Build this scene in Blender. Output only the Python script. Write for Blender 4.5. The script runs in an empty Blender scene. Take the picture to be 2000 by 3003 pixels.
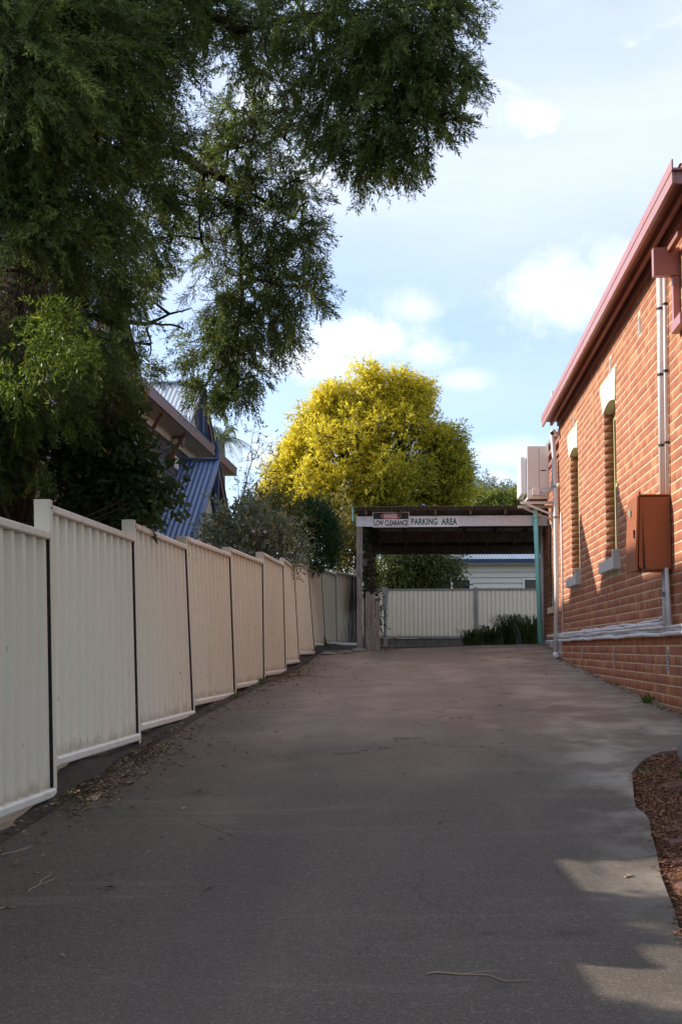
import bpy, math, random
import numpy as np
from mathutils import Vector, Matrix
R_ = math.radians
random.seed(7)
rng = np.random.default_rng(11)
scene = bpy.context.scene
col = scene.collection

# ---------------------------------------------------------------- camera
EYE = 1.35                      # metres above the ground at the photographer's feet
FPX, CXP, CYP = 4090.0, 1000.0, 1501.5      # focal length / centre in photo pixels (50 mm lens)
TILT = math.atan(398.5 / FPX)
YAW = math.atan(243 / math.hypot(398.5, FPX))
cam_d = bpy.data.cameras.new('camera')
cam = bpy.data.objects.new('camera', cam_d)
col.objects.link(cam)
cam.location = (0, 0, EYE)
cam.rotation_euler = (math.pi / 2 + TILT, 0, YAW)
cam_d.sensor_fit = 'VERTICAL'
cam_d.sensor_height = 36.0
cam_d.sensor_width = 24.0
cam_d.lens = FPX / 3003 * 36.0
cam_d.clip_end = 3000
scene.camera = cam

# ---------------------------------------------------------------- sun and sky
SUN = Vector((-1.0, 0.34, 0.58)).normalized()      # towards the sun
SUN_EL = math.asin(SUN.z)
SUN_AZ = math.atan2(SUN.x, SUN.y)
sun_d = bpy.data.lights.new('sun', 'SUN')
sun_d.energy = 2.2
sun_d.angle = R_(0.55)
sun_d.color = (1.0, 0.93, 0.83)
sun = bpy.data.objects.new('sun', sun_d)
col.objects.link(sun)
sun.location = (-40, 17, 30)
sun.rotation_euler = (-SUN).to_track_quat('-Z', 'Y').to_euler()

world = bpy.data.worlds.new('World')
scene.world = world
world.use_nodes = True
wt = world.node_tree
wt.nodes.clear()
W = wt.nodes.new
wl = wt.links.new
def wmath(op, a, b=None, clamp=False):
    n = W('ShaderNodeMath'); n.operation = op; n.use_clamp = clamp
    for i, v in enumerate((a, b)):
        if v is None: continue
        if isinstance(v, (int, float)): n.inputs[i].default_value = v
        else: wl(v, n.inputs[i])
    return n.outputs[0]
sky = W('ShaderNodeTexSky')
sky.sky_type = 'NISHITA'
sky.sun_disc = False
sky.sun_elevation = SUN_EL
sky.sun_rotation = SUN_AZ
sky.air_density = 1.0; sky.dust_density = 0.6; sky.ozone_density = 1.6
tc = W('ShaderNodeTexCoord')
sep = W('ShaderNodeSeparateXYZ'); wl(tc.outputs['Generated'], sep.inputs[0])
zz = wmath('ADD', wmath('MAXIMUM', sep.outputs[2], 0.0), 0.16)
comb = W('ShaderNodeCombineXYZ')
wl(wmath('DIVIDE', sep.outputs[0], zz), comb.inputs[0])
wl(wmath('DIVIDE', sep.outputs[1], zz), comb.inputs[1])
def wnoise(scale, detail, rough, off, dist=0.0, src=None, sc=(1, 1, 1)):
    mp = W('ShaderNodeMapping'); mp.inputs['Location'].default_value = off; mp.inputs['Scale'].default_value = sc
    wl(src or comb.outputs[0], mp.inputs[0])
    n = W('ShaderNodeTexNoise'); n.inputs['Scale'].default_value = scale; n.inputs['Detail'].default_value = detail
    n.inputs['Roughness'].default_value = rough; n.inputs['Distortion'].default_value = dist
    wl(mp.outputs[0], n.inputs['Vector'])
    return n.outputs[0]
def wramp(v, lo, hi, a=0.0, b=1.0):
    n = W('ShaderNodeMapRange'); n.interpolation_type = 'SMOOTHSTEP'
    n.inputs[1].default_value = lo; n.inputs[2].default_value = hi; n.inputs[3].default_value = a; n.inputs[4].default_value = b
    wl(v, n.inputs[0]); return n.outputs[0]
def pixdir(px, py):
    m = cam.rotation_euler.to_matrix()
    return (m @ Vector((px - CXP, -(py - CYP), -FPX))).normalized()
# thin streaky veil over the whole sky
veil = wramp(wnoise(1.0, 6, 0.55, (3.1, 1.7, 0), 0.5, sc=(1.0, 1.5, 1)), 0.22, 0.72, 0.38, 0.95)
# fair-weather cumulus, low over the horizon all round, the ones in view where the photograph has them
puff = wnoise(9.0, 8, 0.58, (0.4, 2.2, 5.0), 0.3, src=tc.outputs['Generated'], sc=(1, 1, 1.7))
cum = wramp(puff, 0.60, 0.74)
lowband = wmath('MULTIPLY', wramp(sep.outputs[2], 0.04, 0.12), wramp(sep.outputs[2], 0.55, 0.34))
cum = wmath('MULTIPLY', cum, lowband)
edge = wnoise(20.0, 10, 0.66, (1.4, 0.2, 3.0), 0.25, src=tc.outputs['Generated'])
for (px, py, rx, rz, dens) in ((1640, 850, 150, 120, 1.0), (1800, 800, 120, 80, .9), (1100, 1000, 190, 60, .95),
                               (880, 1060, 210, 50, .9), (1210, 900, 90, 55, .7), (1240, 1030, 110, 50, .9),
                               (1340, 1110, 70, 30, .5), (780, 1330, 90, 60, .5), (1480, 1330, 160, 40, .4)):
    c = pixdir(px, py)
    sb = W('ShaderNodeVectorMath'); sb.operation = 'SUBTRACT'
    wl(tc.outputs['Generated'], sb.inputs[0]); sb.inputs[1].default_value = c
    ml = W('ShaderNodeVectorMath'); ml.operation = 'MULTIPLY'
    wl(sb.outputs[0], ml.inputs[0]); ml.inputs[1].default_value = (FPX / rx, FPX / rx, FPX / rz)
    ln = W('ShaderNodeVectorMath'); ln.operation = 'LENGTH'; wl(ml.outputs[0], ln.inputs[0])
    dist = wmath('ADD', ln.outputs['Value'], wmath('MULTIPLY', wmath('SUBTRACT', edge, 0.5), -3.0))
    blob = wmath('MULTIPLY', wramp(dist, 1.5, 0.05), dens)
    cum = wmath('MAXIMUM', cum, blob)
mixv = W('ShaderNodeMix'); mixv.data_type = 'RGBA'
wl(wmath('MULTIPLY', wmath('MULTIPLY', veil, 0.92), wramp(sep.outputs[2], 0.06, 0.40, 0.30, 1.0)), mixv.inputs[0])
skyk = W('ShaderNodeMix'); skyk.data_type = 'RGBA'; skyk.blend_type = 'MULTIPLY'; skyk.inputs[0].default_value = 1.0
wl(sky.outputs[0], skyk.inputs[6]); skyk.inputs[7].default_value = (.60, .66, .80, 1)
wl(skyk.outputs[2], mixv.inputs[6]); mixv.inputs[7].default_value = (3.22, 3.48, 4.10, 1)
cshade = W('ShaderNodeMix'); cshade.data_type = 'RGBA'
wl(wramp(wnoise(14.0, 7, 0.6, (2.4, 1.2, 0.6), 0.2, src=tc.outputs['Generated'], sc=(1, 1, 1.6)), 0.40, 0.62), cshade.inputs[0])
cshade.inputs[6].default_value = (3.8, 4.0, 4.4, 1); cshade.inputs[7].default_value = (4.7, 4.7, 4.7, 1)
mixc = W('ShaderNodeMix'); mixc.data_type = 'RGBA'
wl(wmath('MULTIPLY', cum, 0.92), mixc.inputs[0]); wl(mixv.outputs[2], mixc.inputs[6]); wl(cshade.outputs[2], mixc.inputs[7])
bg = W('ShaderNodeBackground'); bg.inputs[1].default_value = 0.1
wl(mixc.outputs[2], bg.inputs[0])
wo = W('ShaderNodeOutputWorld'); wl(bg.outputs[0], wo.inputs[0])

vs = scene.view_settings
vs.view_transform = 'Standard'; vs.look = 'None'; vs.exposure = 1.66; vs.gamma = 1.0; vs.use_curve_mapping = False
scene.cycles.use_denoising = True
scene.cycles.max_bounces = 5
scene.cycles.diffuse_bounces = 3
scene.cycles.glossy_bounces = 2
scene.cycles.transmission_bounces = 3
scene.cycles.transparent_max_bounces = 4
scene.cycles.caustics_reflective = False
scene.cycles.caustics_refractive = False

# ---------------------------------------------------------------- measuring helpers (photo pixel + known plane -> metres)
_M = cam.rotation_euler.to_matrix()
def ray(px, py): return _M @ Vector((px - CXP, -(py - CYP), -FPX))
def onX(px, py, X):
    d = ray(px, py); return Vector((0, 0, EYE)) + d * (X / d.x)
def onY(px, py, Y):
    d = ray(px, py); return Vector((0, 0, EYE)) + d * (Y / d.y)
_MT = _M.transposed()
def proj(p):
    q = _MT @ (Vector(p) - Vector((0, 0, EYE)))
    return CXP + FPX * q.x / -q.z, CYP - FPX * q.y / -q.z
ZL = [(-60, -2.4), (-6, -.4), (0, -.04), (4, .21), (8.2, .46), (10.6, .6), (12.9, .73), (15.3, .83), (17.7, .93), (20, .99), (22.4, 1.08), (24.8, 1.25), (27, 1.39), (29.5, 1.40), (40, 1.44), (120, 2.0)]
ZR = [(-60, -2.4), (-6, -.3), (0, .05), (5, .34), (8, .56), (10, .70), (11.8, .81), (15.7, .948), (21.7, 1.175), (25, 1.42), (27, 1.43), (40, 1.44), (120, 2.0)]
def gz(x, y):
    a = float(np.interp(y, [p[0] for p in ZL], [p[1] for p in ZL]))
    b = float(np.interp(y, [p[0] for p in ZR], [p[1] for p in ZR]))
    t = min(1, max(0, (x + 2.12) / 4.24))
    return a + (b - a) * t
def sz(x, y): return gz(x, y) + .006*math.sin(x*2.1+y*.7) + .004*math.sin(y*3.3+x)      # top of the concrete

# ---------------------------------------------------------------- mesh helpers
class MB:
    def __init__(s): s.v = []; s.f = []
    def quad(s, *p):
        n = len(s.v); s.v += [tuple(q) for q in p]; s.f.append(tuple(range(n, n + len(p)))); return s
    def hexa(s, c):
        n = len(s.v); s.v += [tuple(q) for q in c]
        s.f += [(n+3, n+2, n+1, n), (n+4, n+5, n+6, n+7), (n, n+1, n+5, n+4), (n+1, n+2, n+6, n+5), (n+2, n+3, n+7, n+6), (n+3, n, n+4, n+7)]
        return s
    def box(s, x0, x1, y0, y1, z0, z1):
        return s.hexa([(x0, y0, z0), (x1, y0, z0), (x1, y1, z0), (x0, y1, z0), (x0, y0, z1), (x1, y0, z1), (x1, y1, z1), (x0, y1, z1)])
    def bar(s, a, b, w, h, up=(0, 0, 1)):
        a = Vector(a); b = Vector(b); d = (b - a).normalized()
        u = Vector(up); sx = d.cross(u)
        if sx.length < 1e-4: sx = d.cross(Vector((1, 0, 0)))
        sx.normalize(); u = sx.cross(d).normalized()
        sx *= w / 2; u *= h / 2
        return s.hexa([a - sx - u, a + sx - u, b + sx - u, b - sx - u, a - sx + u, a + sx + u, b + sx + u, b - sx + u])
    def tube(s, pts, r, n=8, cap=True):
        pts = [Vector(p) for p in pts]
        rr = r if isinstance(r, (list, tuple)) else [r] * len(pts)
        base = len(s.v); prev = None
        for i, p in enumerate(pts):
            if i == 0: d = pts[1] - p
            elif i == len(pts) - 1: d = p - pts[i-1]
            else: d = pts[i+1] - pts[i-1]
            d.normalize()
            if prev is None:
                a = Vector((0, 0, 1)) if abs(d.z) < .9 else Vector((1, 0, 0))
                prev = d.cross(a).normalized()
            prev = (prev - d * prev.dot(d)).normalized()
            q = d.cross(prev)
            for k in range(n):
                t = 2 * math.pi * k / n
                s.v.append(tuple(p + (prev * math.cos(t) + q * math.sin(t)) * rr[i]))
        for i in range(len(pts) - 1):
            for k in range(n):
                a = base + i*n + k; b = base + i*n + (k+1) % n
                s.f.append((a, b, b + n, a + n))
        if cap:
            s.f.append(tuple(base + k for k in range(n))[::-1])
            e = base + (len(pts)-1)*n
            s.f.append(tuple(e + k for k in range(n)))
        return s
    def prism(s, poly, a, b):       # poly: list of points (Vector) ; extruded by vector from offset a to b
        n = len(s.v); m = len(poly); a = Vector(a); b = Vector(b)
        s.v += [tuple(Vector(p) + a) for p in poly] + [tuple(Vector(p) + b) for p in poly]
        s.f.append(tuple(n + i for i in range(m))[::-1]); s.f.append(tuple(n + m + i for i in range(m)))
        for i in range(m):
            j = (i + 1) % m; s.f.append((n+i, n+j, n+m+j, n+m+i))
        return s
    def ball(s, c, r, seg=12, rings=8, sc=(1, 1, 1)):
        n = len(s.v); c = Vector(c)
        for i in range(rings + 1):
            t = math.pi * i / rings
            for k in range(seg):
                p = 2*math.pi*k/seg
                s.v.append((c.x + r*sc[0]*math.sin(t)*math.cos(p), c.y + r*sc[1]*math.sin(t)*math.sin(p), c.z + r*sc[2]*math.cos(t)))
        for i in range(rings):
            for k in range(seg):
                s.f.append((n+i*seg+k, n+(i+1)*seg+k, n+(i+1)*seg+(k+1)%seg, n+i*seg+(k+1)%seg))
        return s
    def mesh(s, name):
        me = bpy.data.meshes.new(name); me.from_pydata(s.v, [], s.f); me.update(); return me
    def build(s, name, mat, parent=None, smooth=False, bevel=0):
        me = s.mesh(name); o = bpy.data.objects.new(name, me); col.objects.link(o)
        me.materials.append(mat)
        if smooth: me.polygons.foreach_set('use_smooth', [True]*len(me.polygons))
        if bevel:
            b = o.modifiers.new('bevel', 'BEVEL'); b.width = bevel; b.segments = 2; b.limit_method = 'ANGLE'
        if parent: put(o, parent)
        return o
def put(o, parent):
    o.parent = parent
    if parent.type == 'EMPTY': o.matrix_parent_inverse = Matrix.Translation(-Vector(parent.location))
def tag(o, label=None, cat=None, group=None, kind=None):
    if label: o['label'] = label
    if cat: o['category'] = cat
    if group: o['group'] = group
    if kind: o['kind'] = kind
    return o
def thing(name, loc, label, cat, group=None):
    o = bpy.data.objects.new(name, None); o.empty_display_size = .1; col.objects.link(o); o.location = loc
    return tag(o, label, cat, group)
def npmesh(name, V, F, mat, parent=None, tone=None, mats=None, smooth=False):
    """fast mesh from numpy arrays: V (n,3), F (m,k)"""
    me = bpy.data.meshes.new(name)
    n, (m, k) = len(V), F.shape
    me.vertices.add(n); me.vertices.foreach_set('co', np.ascontiguousarray(V, dtype=np.float32).ravel())
    me.loops.add(m*k); me.loops.foreach_set('vertex_index', F.astype(np.int32).ravel())
    me.polygons.add(m); me.polygons.foreach_set('loop_start', np.arange(0, m*k, k, dtype=np.int32))
    me.update(calc_edges=True)
    if tone is not None:
        a = me.attributes.new('tone', 'FLOAT', 'FACE'); a.data.foreach_set('value', tone.astype(np.float32))
    if smooth: me.polygons.foreach_set('use_smooth', [True]*m)
    me.materials.append(mat)
    o = bpy.data.objects.new(name, me); col.objects.link(o)
    if parent: put(o, parent)
    return o

# ---------------------------------------------------------------- materials
class NT:
    def __init__(s, name):
        s.m = bpy.data.materials.new(name); s.m.use_nodes = True
        s.t = s.m.node_tree; s.t.nodes.clear()
        s.out = s.n('ShaderNodeOutputMaterial')
        s.p = s.n('ShaderNodeBsdfPrincipled'); s.l(s.p.outputs[0], s.out.inputs[0])
    def n(s, k): return s.t.nodes.new(k)
    def l(s, a, b): s.t.links.new(a, b)
    def set(s, sock, v):
        if hasattr(v, 'node'): s.l(v, sock)
        elif isinstance(v, (tuple, list)) and len(v) == 3 and sock.type == 'RGBA': sock.default_value = (*v, 1)
        else: sock.default_value = v
    def coord(s, which='Object', sc=(1, 1, 1), loc=(0, 0, 0)):
        t = s.n('ShaderNodeTexCoord'); mp = s.n('ShaderNodeMapping')
        mp.inputs['Scale'].default_value = sc; mp.inputs['Location'].default_value = loc
        if which == 'World':
            g = s.n('ShaderNodeNewGeometry'); s.l(g.outputs['Position'], mp.inputs[0])
        else: s.l(t.outputs[which], mp.inputs[0])
        return mp.outputs[0]
    def noise(s, scale, detail=4, rough=.55, vec=None, dist=0):
        n = s.n('ShaderNodeTexNoise'); n.inputs['Scale'].default_value = scale; n.inputs['Detail'].default_value = detail
        n.inputs['Roughness'].default_value = rough; n.inputs['Distortion'].default_value = dist
        s.l(vec if vec is not None else s.coord('World'), n.inputs['Vector']); return n.outputs[0]
    def ramp(s, v, lo, hi, a=0., b=1., smooth=True):
        n = s.n('ShaderNodeMapRange'); n.interpolation_type = 'SMOOTHSTEP' if smooth else 'LINEAR'
        for i, x in enumerate((lo, hi, a, b)): n.inputs[i+1].default_value = x
        s.l(v, n.inputs[0]); return n.outputs[0]
    def mix(s, f, a, b, mode='MIX'):
        n = s.n('ShaderNodeMix'); n.data_type = 'RGBA'; n.blend_type = mode
        s.set(n.inputs[0], f); s.set(n.inputs[6], a); s.set(n.inputs[7], b); return n.outputs[2]
    def math(s, op, a, b=0., clamp=False):
        n = s.n('ShaderNodeMath'); n.operation = op; n.use_clamp = clamp
        s.set(n.inputs[0], a); s.set(n.inputs[1], b); return n.outputs[0]
    def bump(s, h, strength=.3, dist=.01):
        n = s.n('ShaderNodeBump'); n.inputs['Strength'].default_value = strength; n.inputs['Distance'].default_value = dist
        s.l(h, n.inputs['Height']); s.l(n.outputs[0], s.p.inputs['Normal'])
    def attr(s, name):
        n = s.n('ShaderNodeAttribute'); n.attribute_name = name; return n.outputs['Fac']
    def orand(s):
        n = s.n('ShaderNodeObjectInfo'); return n.outputs['Random']
    def fin(s, colr, rough=.7, metal=0., spec=.35):
        s.set(s.p.inputs['Base Color'], colr); s.set(s.p.inputs['Roughness'], rough)
        s.p.inputs['Metallic'].default_value = metal; s.p.inputs['Specular IOR Level'].default_value = spec
        return s.m
def paint(name, c, rough=.55, dirt=.35, scale=6., dark=.45, bump=.05, spec=.35, metal=0., streak=False):
    """painted or plain surface: base colour broken up by grime and fine grain"""
    t = NT(name)
    v = t.coord('World', sc=(1, 1, .18 if streak else 1))
    a = t.ramp(t.noise(scale, 6, .62, v), .48, .74)
    b = t.noise(scale*14, 3, .6)
    d = tuple(x*dark for x in c)
    colr = t.mix(t.math('MULTIPLY', a, dirt), c, d)
    colr = t.mix(.22, colr, t.mix(b, tuple(x*.72 for x in c), tuple(min(1, x*1.22) for x in c)))
    if bump: t.bump(t.noise(scale*9, 4), bump, .01)
    return t.fin(colr, t.ramp(a, 0, 1, rough, min(1, rough+.2)), metal, spec)
def leafmat(name, c1, c2, trans=.35, rough=.55, c3=None):
    t = NT(name)
    a = t.attr('tone')
    colr = t.mix(t.ramp(a, 0, .7 if c3 else 1, 0, 1, False), c1, c2)
    if c3: colr = t.mix(t.ramp(a, .7, 1, 0, 1, False), colr, c3)
    t.fin(colr, rough, 0, .3)
    tr = t.n('ShaderNodeBsdfTranslucent'); t.l(t.mix(.15, colr, (.5, .5, .05), 'MIX'), tr.inputs[0])
    mx = t.n('ShaderNodeMixShader'); mx.inputs[0].default_value = trans
    t.l(t.p.outputs[0], mx.inputs[1]); t.l(tr.outputs[0], mx.inputs[2]); t.l(mx.outputs[0], t.out.inputs[0])
    return t.m

def mat_concrete():
    t = NT('concrete')
    big = t.noise(.35, 4, .6, t.coord('World', sc=(1.3, .6, 1)))
    mid = t.noise(1.6, 6, .65, t.coord('World', sc=(1, .45, 1)))
    grain = t.noise(120, 3, .7)
    agg = t.noise(38, 5, .75)
    c = t.mix(t.ramp(mid, .35, .7), (.240, .180, .128), (.360, .276, .198))
    c = t.mix(t.ramp(big, .42, .66), c, (.205, .157, .112))
    # tyre-blackened, mossy strip along the fence
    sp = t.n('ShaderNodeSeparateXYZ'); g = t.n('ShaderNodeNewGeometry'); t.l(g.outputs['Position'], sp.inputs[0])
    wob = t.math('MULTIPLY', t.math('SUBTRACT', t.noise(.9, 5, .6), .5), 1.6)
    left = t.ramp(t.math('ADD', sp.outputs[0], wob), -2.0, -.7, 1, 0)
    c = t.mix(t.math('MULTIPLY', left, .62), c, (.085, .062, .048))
    # greyer exposed-aggregate pour in the lower apron, darkened further as painted foreground shade
    old_shade = t.ramp(t.math('ADD', sp.outputs[1], t.math('MULTIPLY', wob, 2.2)), 6.5, 15.5, 1, 0)
    c = t.mix(t.math('MULTIPLY', old_shade, .80), c, (.066, .053, .039))
    sp2 = t.ramp(agg, .52, .68)
    c = t.mix(t.math('MULTIPLY', sp2, .22), c, (.36, .32, .29))
    c = t.mix(t.math('MULTIPLY', t.ramp(grain, .55, .66), .62), c, (.045, .042, .040))
    c = t.mix(t.math('MULTIPLY', t.ramp(grain, .32, .45, 1, 0), .45), c, (.38, .32, .30))
    # pale weathered band beside the garden and the wall
    pale = t.ramp(t.noise(2.2, 5, .6, t.coord('World', sc=(1, .7, 1), loc=(4, 2, 0))), .42, .66)
    c = t.mix(t.math('MULTIPLY', t.math('MULTIPLY', pale, t.ramp(sp.outputs[0], .55, 1.25)), .70), c, (.40, .35, .28))
    # oil drips, patches and hairline cracks
    oil = t.ramp(t.noise(2.6, 3, .5, t.coord('World', loc=(7, 3, 0))), .66, .74)
    c = t.mix(t.math('MULTIPLY', oil, .55), c, (.045, .040, .037))
    vo = t.n('ShaderNodeTexVoronoi'); vo.feature = 'DISTANCE_TO_EDGE'; vo.inputs['Scale'].default_value = .42
    wv = t.n('ShaderNodeVectorMath'); wv.operation = 'ADD'; t.l(t.coord('World'), wv.inputs[0])
    nz = t.n('ShaderNodeTexNoise'); nz.inputs['Scale'].default_value = 1.3; nz.inputs['Detail'].default_value = 6; t.l(t.coord('World'), nz.inputs['Vector'])
    ns = t.n('ShaderNodeVectorMath'); ns.operation = 'SCALE'; ns.inputs['Scale'].default_value = 1.1; t.l(nz.outputs['Color'], ns.inputs[0]); t.l(ns.outputs[0], wv.inputs[1]); t.l(wv.outputs[0], vo.inputs['Vector'])
    crack = t.math('MULTIPLY', t.ramp(vo.outputs['Distance'], .0, .0035, 1, 0), t.ramp(t.noise(.5, 2), .52, .60))
    c = t.mix(t.math('MULTIPLY', crack, .8), c, (.03, .026, .023))
    band = t.ramp(t.noise(1.0, 6, .65, t.coord('World', sc=(.5, 3.2, 1), loc=(2, 9, 0)), .3), .50, .72)
    c = t.mix(t.math('MULTIPLY', band, .26), c, (.29, .23, .18))
    tyre = t.ramp(t.math('ABSOLUTE', t.math('SUBTRACT', t.math('ABSOLUTE', t.math('ADD', sp.outputs[0], t.math('MULTIPLY', wob, .12)), 0.), .78)), .10, .30, 1, 0)
    c = t.mix(t.math('MULTIPLY', tyre, .16), c, (.06, .052, .047))
    h = t.math('SUBTRACT', t.math('ADD', t.math('MULTIPLY', agg, .6), grain), t.math('MULTIPLY', crack, 2.0))
    t.bump(h, .55, .006)
    return t.fin(c, .86, 0, .25)
def mat_brick(name, obj, c1=(.44, .175, .086), c2=(.34, .122, .070), c3=(.56, .255, .122), stain=True):
    t = NT(name)
    tone = t.orand() if obj else t.attr('tone')
    n1 = t.noise(9, 5, .65); n2 = t.noise(70, 4, .7)
    c = t.mix(t.ramp(tone, 0, .6, 0, 1, False), c1, c2)
    c = t.mix(t.ramp(tone, .62, 1.0, 0, .9, False), c, c3)
    c = t.mix(t.ramp(n1, .50, .80, 0, .30), c, tuple(x*.62 for x in c2))
    c = t.mix(t.ramp(n2, .58, .78, 0, .20), c, (.60, .36, .22))
    c = t.mix(t.ramp(n2, .28, .40, .35, 0), c, (.10, .05, .04))
    big = t.noise(.9, 6, .65)
    c = t.mix(t.ramp(big, .52, .74, 0, .38), c, (.22, .085, .055))
    c = t.mix(t.ramp(t.noise(1.7, 5, .6, t.coord('World', loc=(5, 1, 2))), .60, .74, 0, .22), c, (.62, .50, .40))
    t.bump(n2, .12, .003)
    return t.fin(c, .88, 0, .2)
def mat_mortar(name, c=(.60, .50, .35)):
    t = NT(name)
    n = t.noise(40, 4, .7); b = t.noise(2.2, 5, .6)
    k = t.mix(t.ramp(b, .4, .7), c, tuple(x*.62 for x in c))
    k = t.mix(t.ramp(n, .4, .7, 0, .4), k, tuple(x*.7 for x in c))
    t.bump(n, .5, .004)
    return t.fin(k, .95, 0, .1)
def mat_fence(burn=False):
    t = NT('cream_steel_burnt' if burn else 'cream_steel')
    v = t.coord('World', sc=(1, 1, .10))
    streak = t.ramp(t.noise(7, 6, .7, v), .5, .78)
    base = t.mix(t.noise(.7, 3), (.72, .635, .48), (.80, .705, .54))
    c = t.mix(t.math('MULTIPLY', streak, .30), base, (.40, .335, .25))
    scr = t.ramp(t.noise(46, 2, .5, t.coord('World', sc=(1, 1, .22))), .735, .77)
    c = t.mix(t.math('MULTIPLY', scr, .75), c, (.07, .055, .04))
    spots = t.ramp(t.noise(5, 6, .7), .60, .78)
    c = t.mix(t.math('MULTIPLY', spots, .25), c, (.24, .20, .13))
    c = t.mix(t.math('MULTIPLY', t.orand(), .28), c, (.52, .45, .33))
    gs = t.n('ShaderNodeSeparateXYZ'); t.l(t.coord('Generated'), gs.inputs[0])
    lowz = t.math('ADD', gs.outputs[2], t.math('MULTIPLY', t.math('SUBTRACT', t.noise(9, 6, .7), .5), .16))
    c = t.mix(t.ramp(lowz, .005, .075, .55, 0), c, (.23, .165, .105))
    c = t.mix(t.ramp(lowz, .93, 1.0, 0, .30), c, (.30, .26, .20))
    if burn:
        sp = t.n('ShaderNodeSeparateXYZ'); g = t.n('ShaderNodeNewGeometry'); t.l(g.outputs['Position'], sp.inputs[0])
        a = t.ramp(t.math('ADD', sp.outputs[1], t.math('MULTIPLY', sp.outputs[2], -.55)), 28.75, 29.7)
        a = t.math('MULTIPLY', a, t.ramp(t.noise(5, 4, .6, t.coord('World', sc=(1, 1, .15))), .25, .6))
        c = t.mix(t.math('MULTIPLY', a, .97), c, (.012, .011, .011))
    return t.fin(c, .48, 0, .4)
def mat_rust(name='rusty_steel'):
    t = NT(name)
    n = t.noise(18, 6, .7)
    c = t.mix(t.ramp(n, .52, .72), (.016, .014, .015), (.10, .052, .022))
    return t.fin(c, .8)
def mat_galv():
    t = NT('galvanised_steel')
    v = t.n('ShaderNodeTexVoronoi'); v.inputs['Scale'].default_value = 22; t.l(t.coord('World'), v.inputs['Vector'])
    sp = t.ramp(t.noise(42, 4, .7), .60, .70)
    c = t.mix(v.outputs['Color'], (.66, .71, .76), (.80, .85, .90))
    c = t.mix(t.math('MULTIPLY', sp, .7), c, (.10, .09, .085))
    return t.fin(c, .55, .1, .4)
def mat_wood(name, c, sc=(9, 9, 1.2), dark=.45, rough=.85):
    t = NT(name)
    n = t.noise(3.2, 8, .7, t.coord('World', sc=sc), .6)
    k = t.mix(t.ramp(n, .3, .7), tuple(x*dark for x in c), c)
    t.bump(n, .4, .006)
    return t.fin(k, rough, 0, .2)
def mat_bark(name, c1, c2):
    t = NT(name)
    n = t.noise(9, 8, .75, t.coord('World', sc=(2.5, 2.5, .55)), 1.2)
    t.bump(n, 1.0, .03)
    return t.fin(t.mix(t.ramp(n, .32, .68), c1, c2), .95, 0, .1)
def mat_glass(name='window_glass', c=(.02, .025, .03)):
    t = NT(name)
    return t.fin(t.mix(t.noise(1.5, 2), c, tuple(x*1.8 for x in c)), .07, 0, .6)
def mat_soil():
    t = NT('soil')
    n = t.noise(6, 8, .7); f = t.noise(60, 4, .7)
    c = t.mix(n, (.095, .045, .026), (.18, .088, .050)); c = t.mix(t.ramp(f, .45, .7), c, (.045, .028, .018))
    t.bump(t.math('ADD', n, f), .8, .02)
    return t.fin(c, .95, 0, .1)
def mat_ground():
    t = NT('grassy_ground')
    n = t.noise(.8, 8, .7); f = t.noise(25, 5, .7)
    c = t.mix(n, (.055, .060, .025), (.11, .085, .05)); c = t.mix(t.ramp(f, .4, .7), c, (.035, .04, .018))
    t.bump(f, .6, .03)
    return t.fin(c, .95, 0, .1)

M = {}
M['concrete'] = mat_concrete()
M['brick'] = mat_brick('red_brick', True); M['brick_s'] = mat_brick('red_brick_far', False)
M['gbrick'] = mat_brick('grey_brick', False, (.095, .075, .075), (.070, .058, .062), (.13, .10, .095))
M['mortar'] = mat_mortar('cream_mortar', (.72, .61, .43)); M['gmortar'] = mat_mortar('pale_mortar', (.42, .38, .36))
M['fence'] = mat_fence(); M['burnt'] = mat_fence(True); M['rust'] = mat_rust()
M['rail'] = paint('cream_rail', (.66, .57, .45), .42, .55, 9, .38)
M['bottom_rail'] = paint('pale_bottom_rail', (.76, .69, .58), .4, .35, 7, .45)
M['galv'] = mat_galv()
M['greywood'] = mat_wood('weathered_timber', (.34, .31, .29)); M['darkwood'] = mat_wood('dark_roof_timber', (.17, .145, .125))
M['paling'] = mat_wood('grey_palings', (.33, .30, .26))
M['fascia'] = paint('dusty_red_paint', (.44, .205, .195), .38, .25, 5, .6)
M['soffit'] = paint('brown_red_soffit', (.30, .120, .085), .6, .4, 4, .5)
M['pvc'] = paint('white_pvc', (.86, .86, .88), .35, .18, 8, .6)
M['oldpvc'] = paint('greyed_pvc', (.72, .70, .70), .5, .45, 10, .45)
M['tie'] = paint('black_plastic', (.02, .02, .022), .5, 0)
M['teal'] = paint('teal_pvc', (.30, .82, .75), .38, .22, 5, .55, streak=True)
M['cream'] = paint('cream_paint', (.80, .72, .50), .5, .2, 5, .7)
M['white'] = paint('white_paint', (.80, .79, .75), .5, .2, 5, .7)
M['yellowframe'] = paint('yellowed_frame_paint', (.60, .52, .24), .5, .3, 9, .6)
M['sill'] = paint('sill_render', (.62, .60, .57), .8, .35, 9, .6, .2)
M['box'] = paint('rust_brown_steel', (.33, .105, .040), .5, .18, 3, .7)
M['ac'] = paint('beige_sheet_metal', (.84, .80, .75), .45, .15, 6, .75)
M['vent'] = paint('grey_vent', (.25, .26, .28), .7, .4, 20, .5)
M['glass'] = mat_glass()
M['blueroof'] = paint('blue_roof_steel', (.11, .165, .290), .42, .25, 3, .7, spec=.5)
M['greyroof'] = paint('zinc_roof_steel', (.50, .53, .56), .38, .35, 3, .6, spec=.6)
M['oldroof'] = paint('old_roof_iron', (.30, .28, .26), .6, .6, 6, .4)
M['navy'] = paint('navy_trim', (.035, .055, .115), .45, .2)
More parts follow.
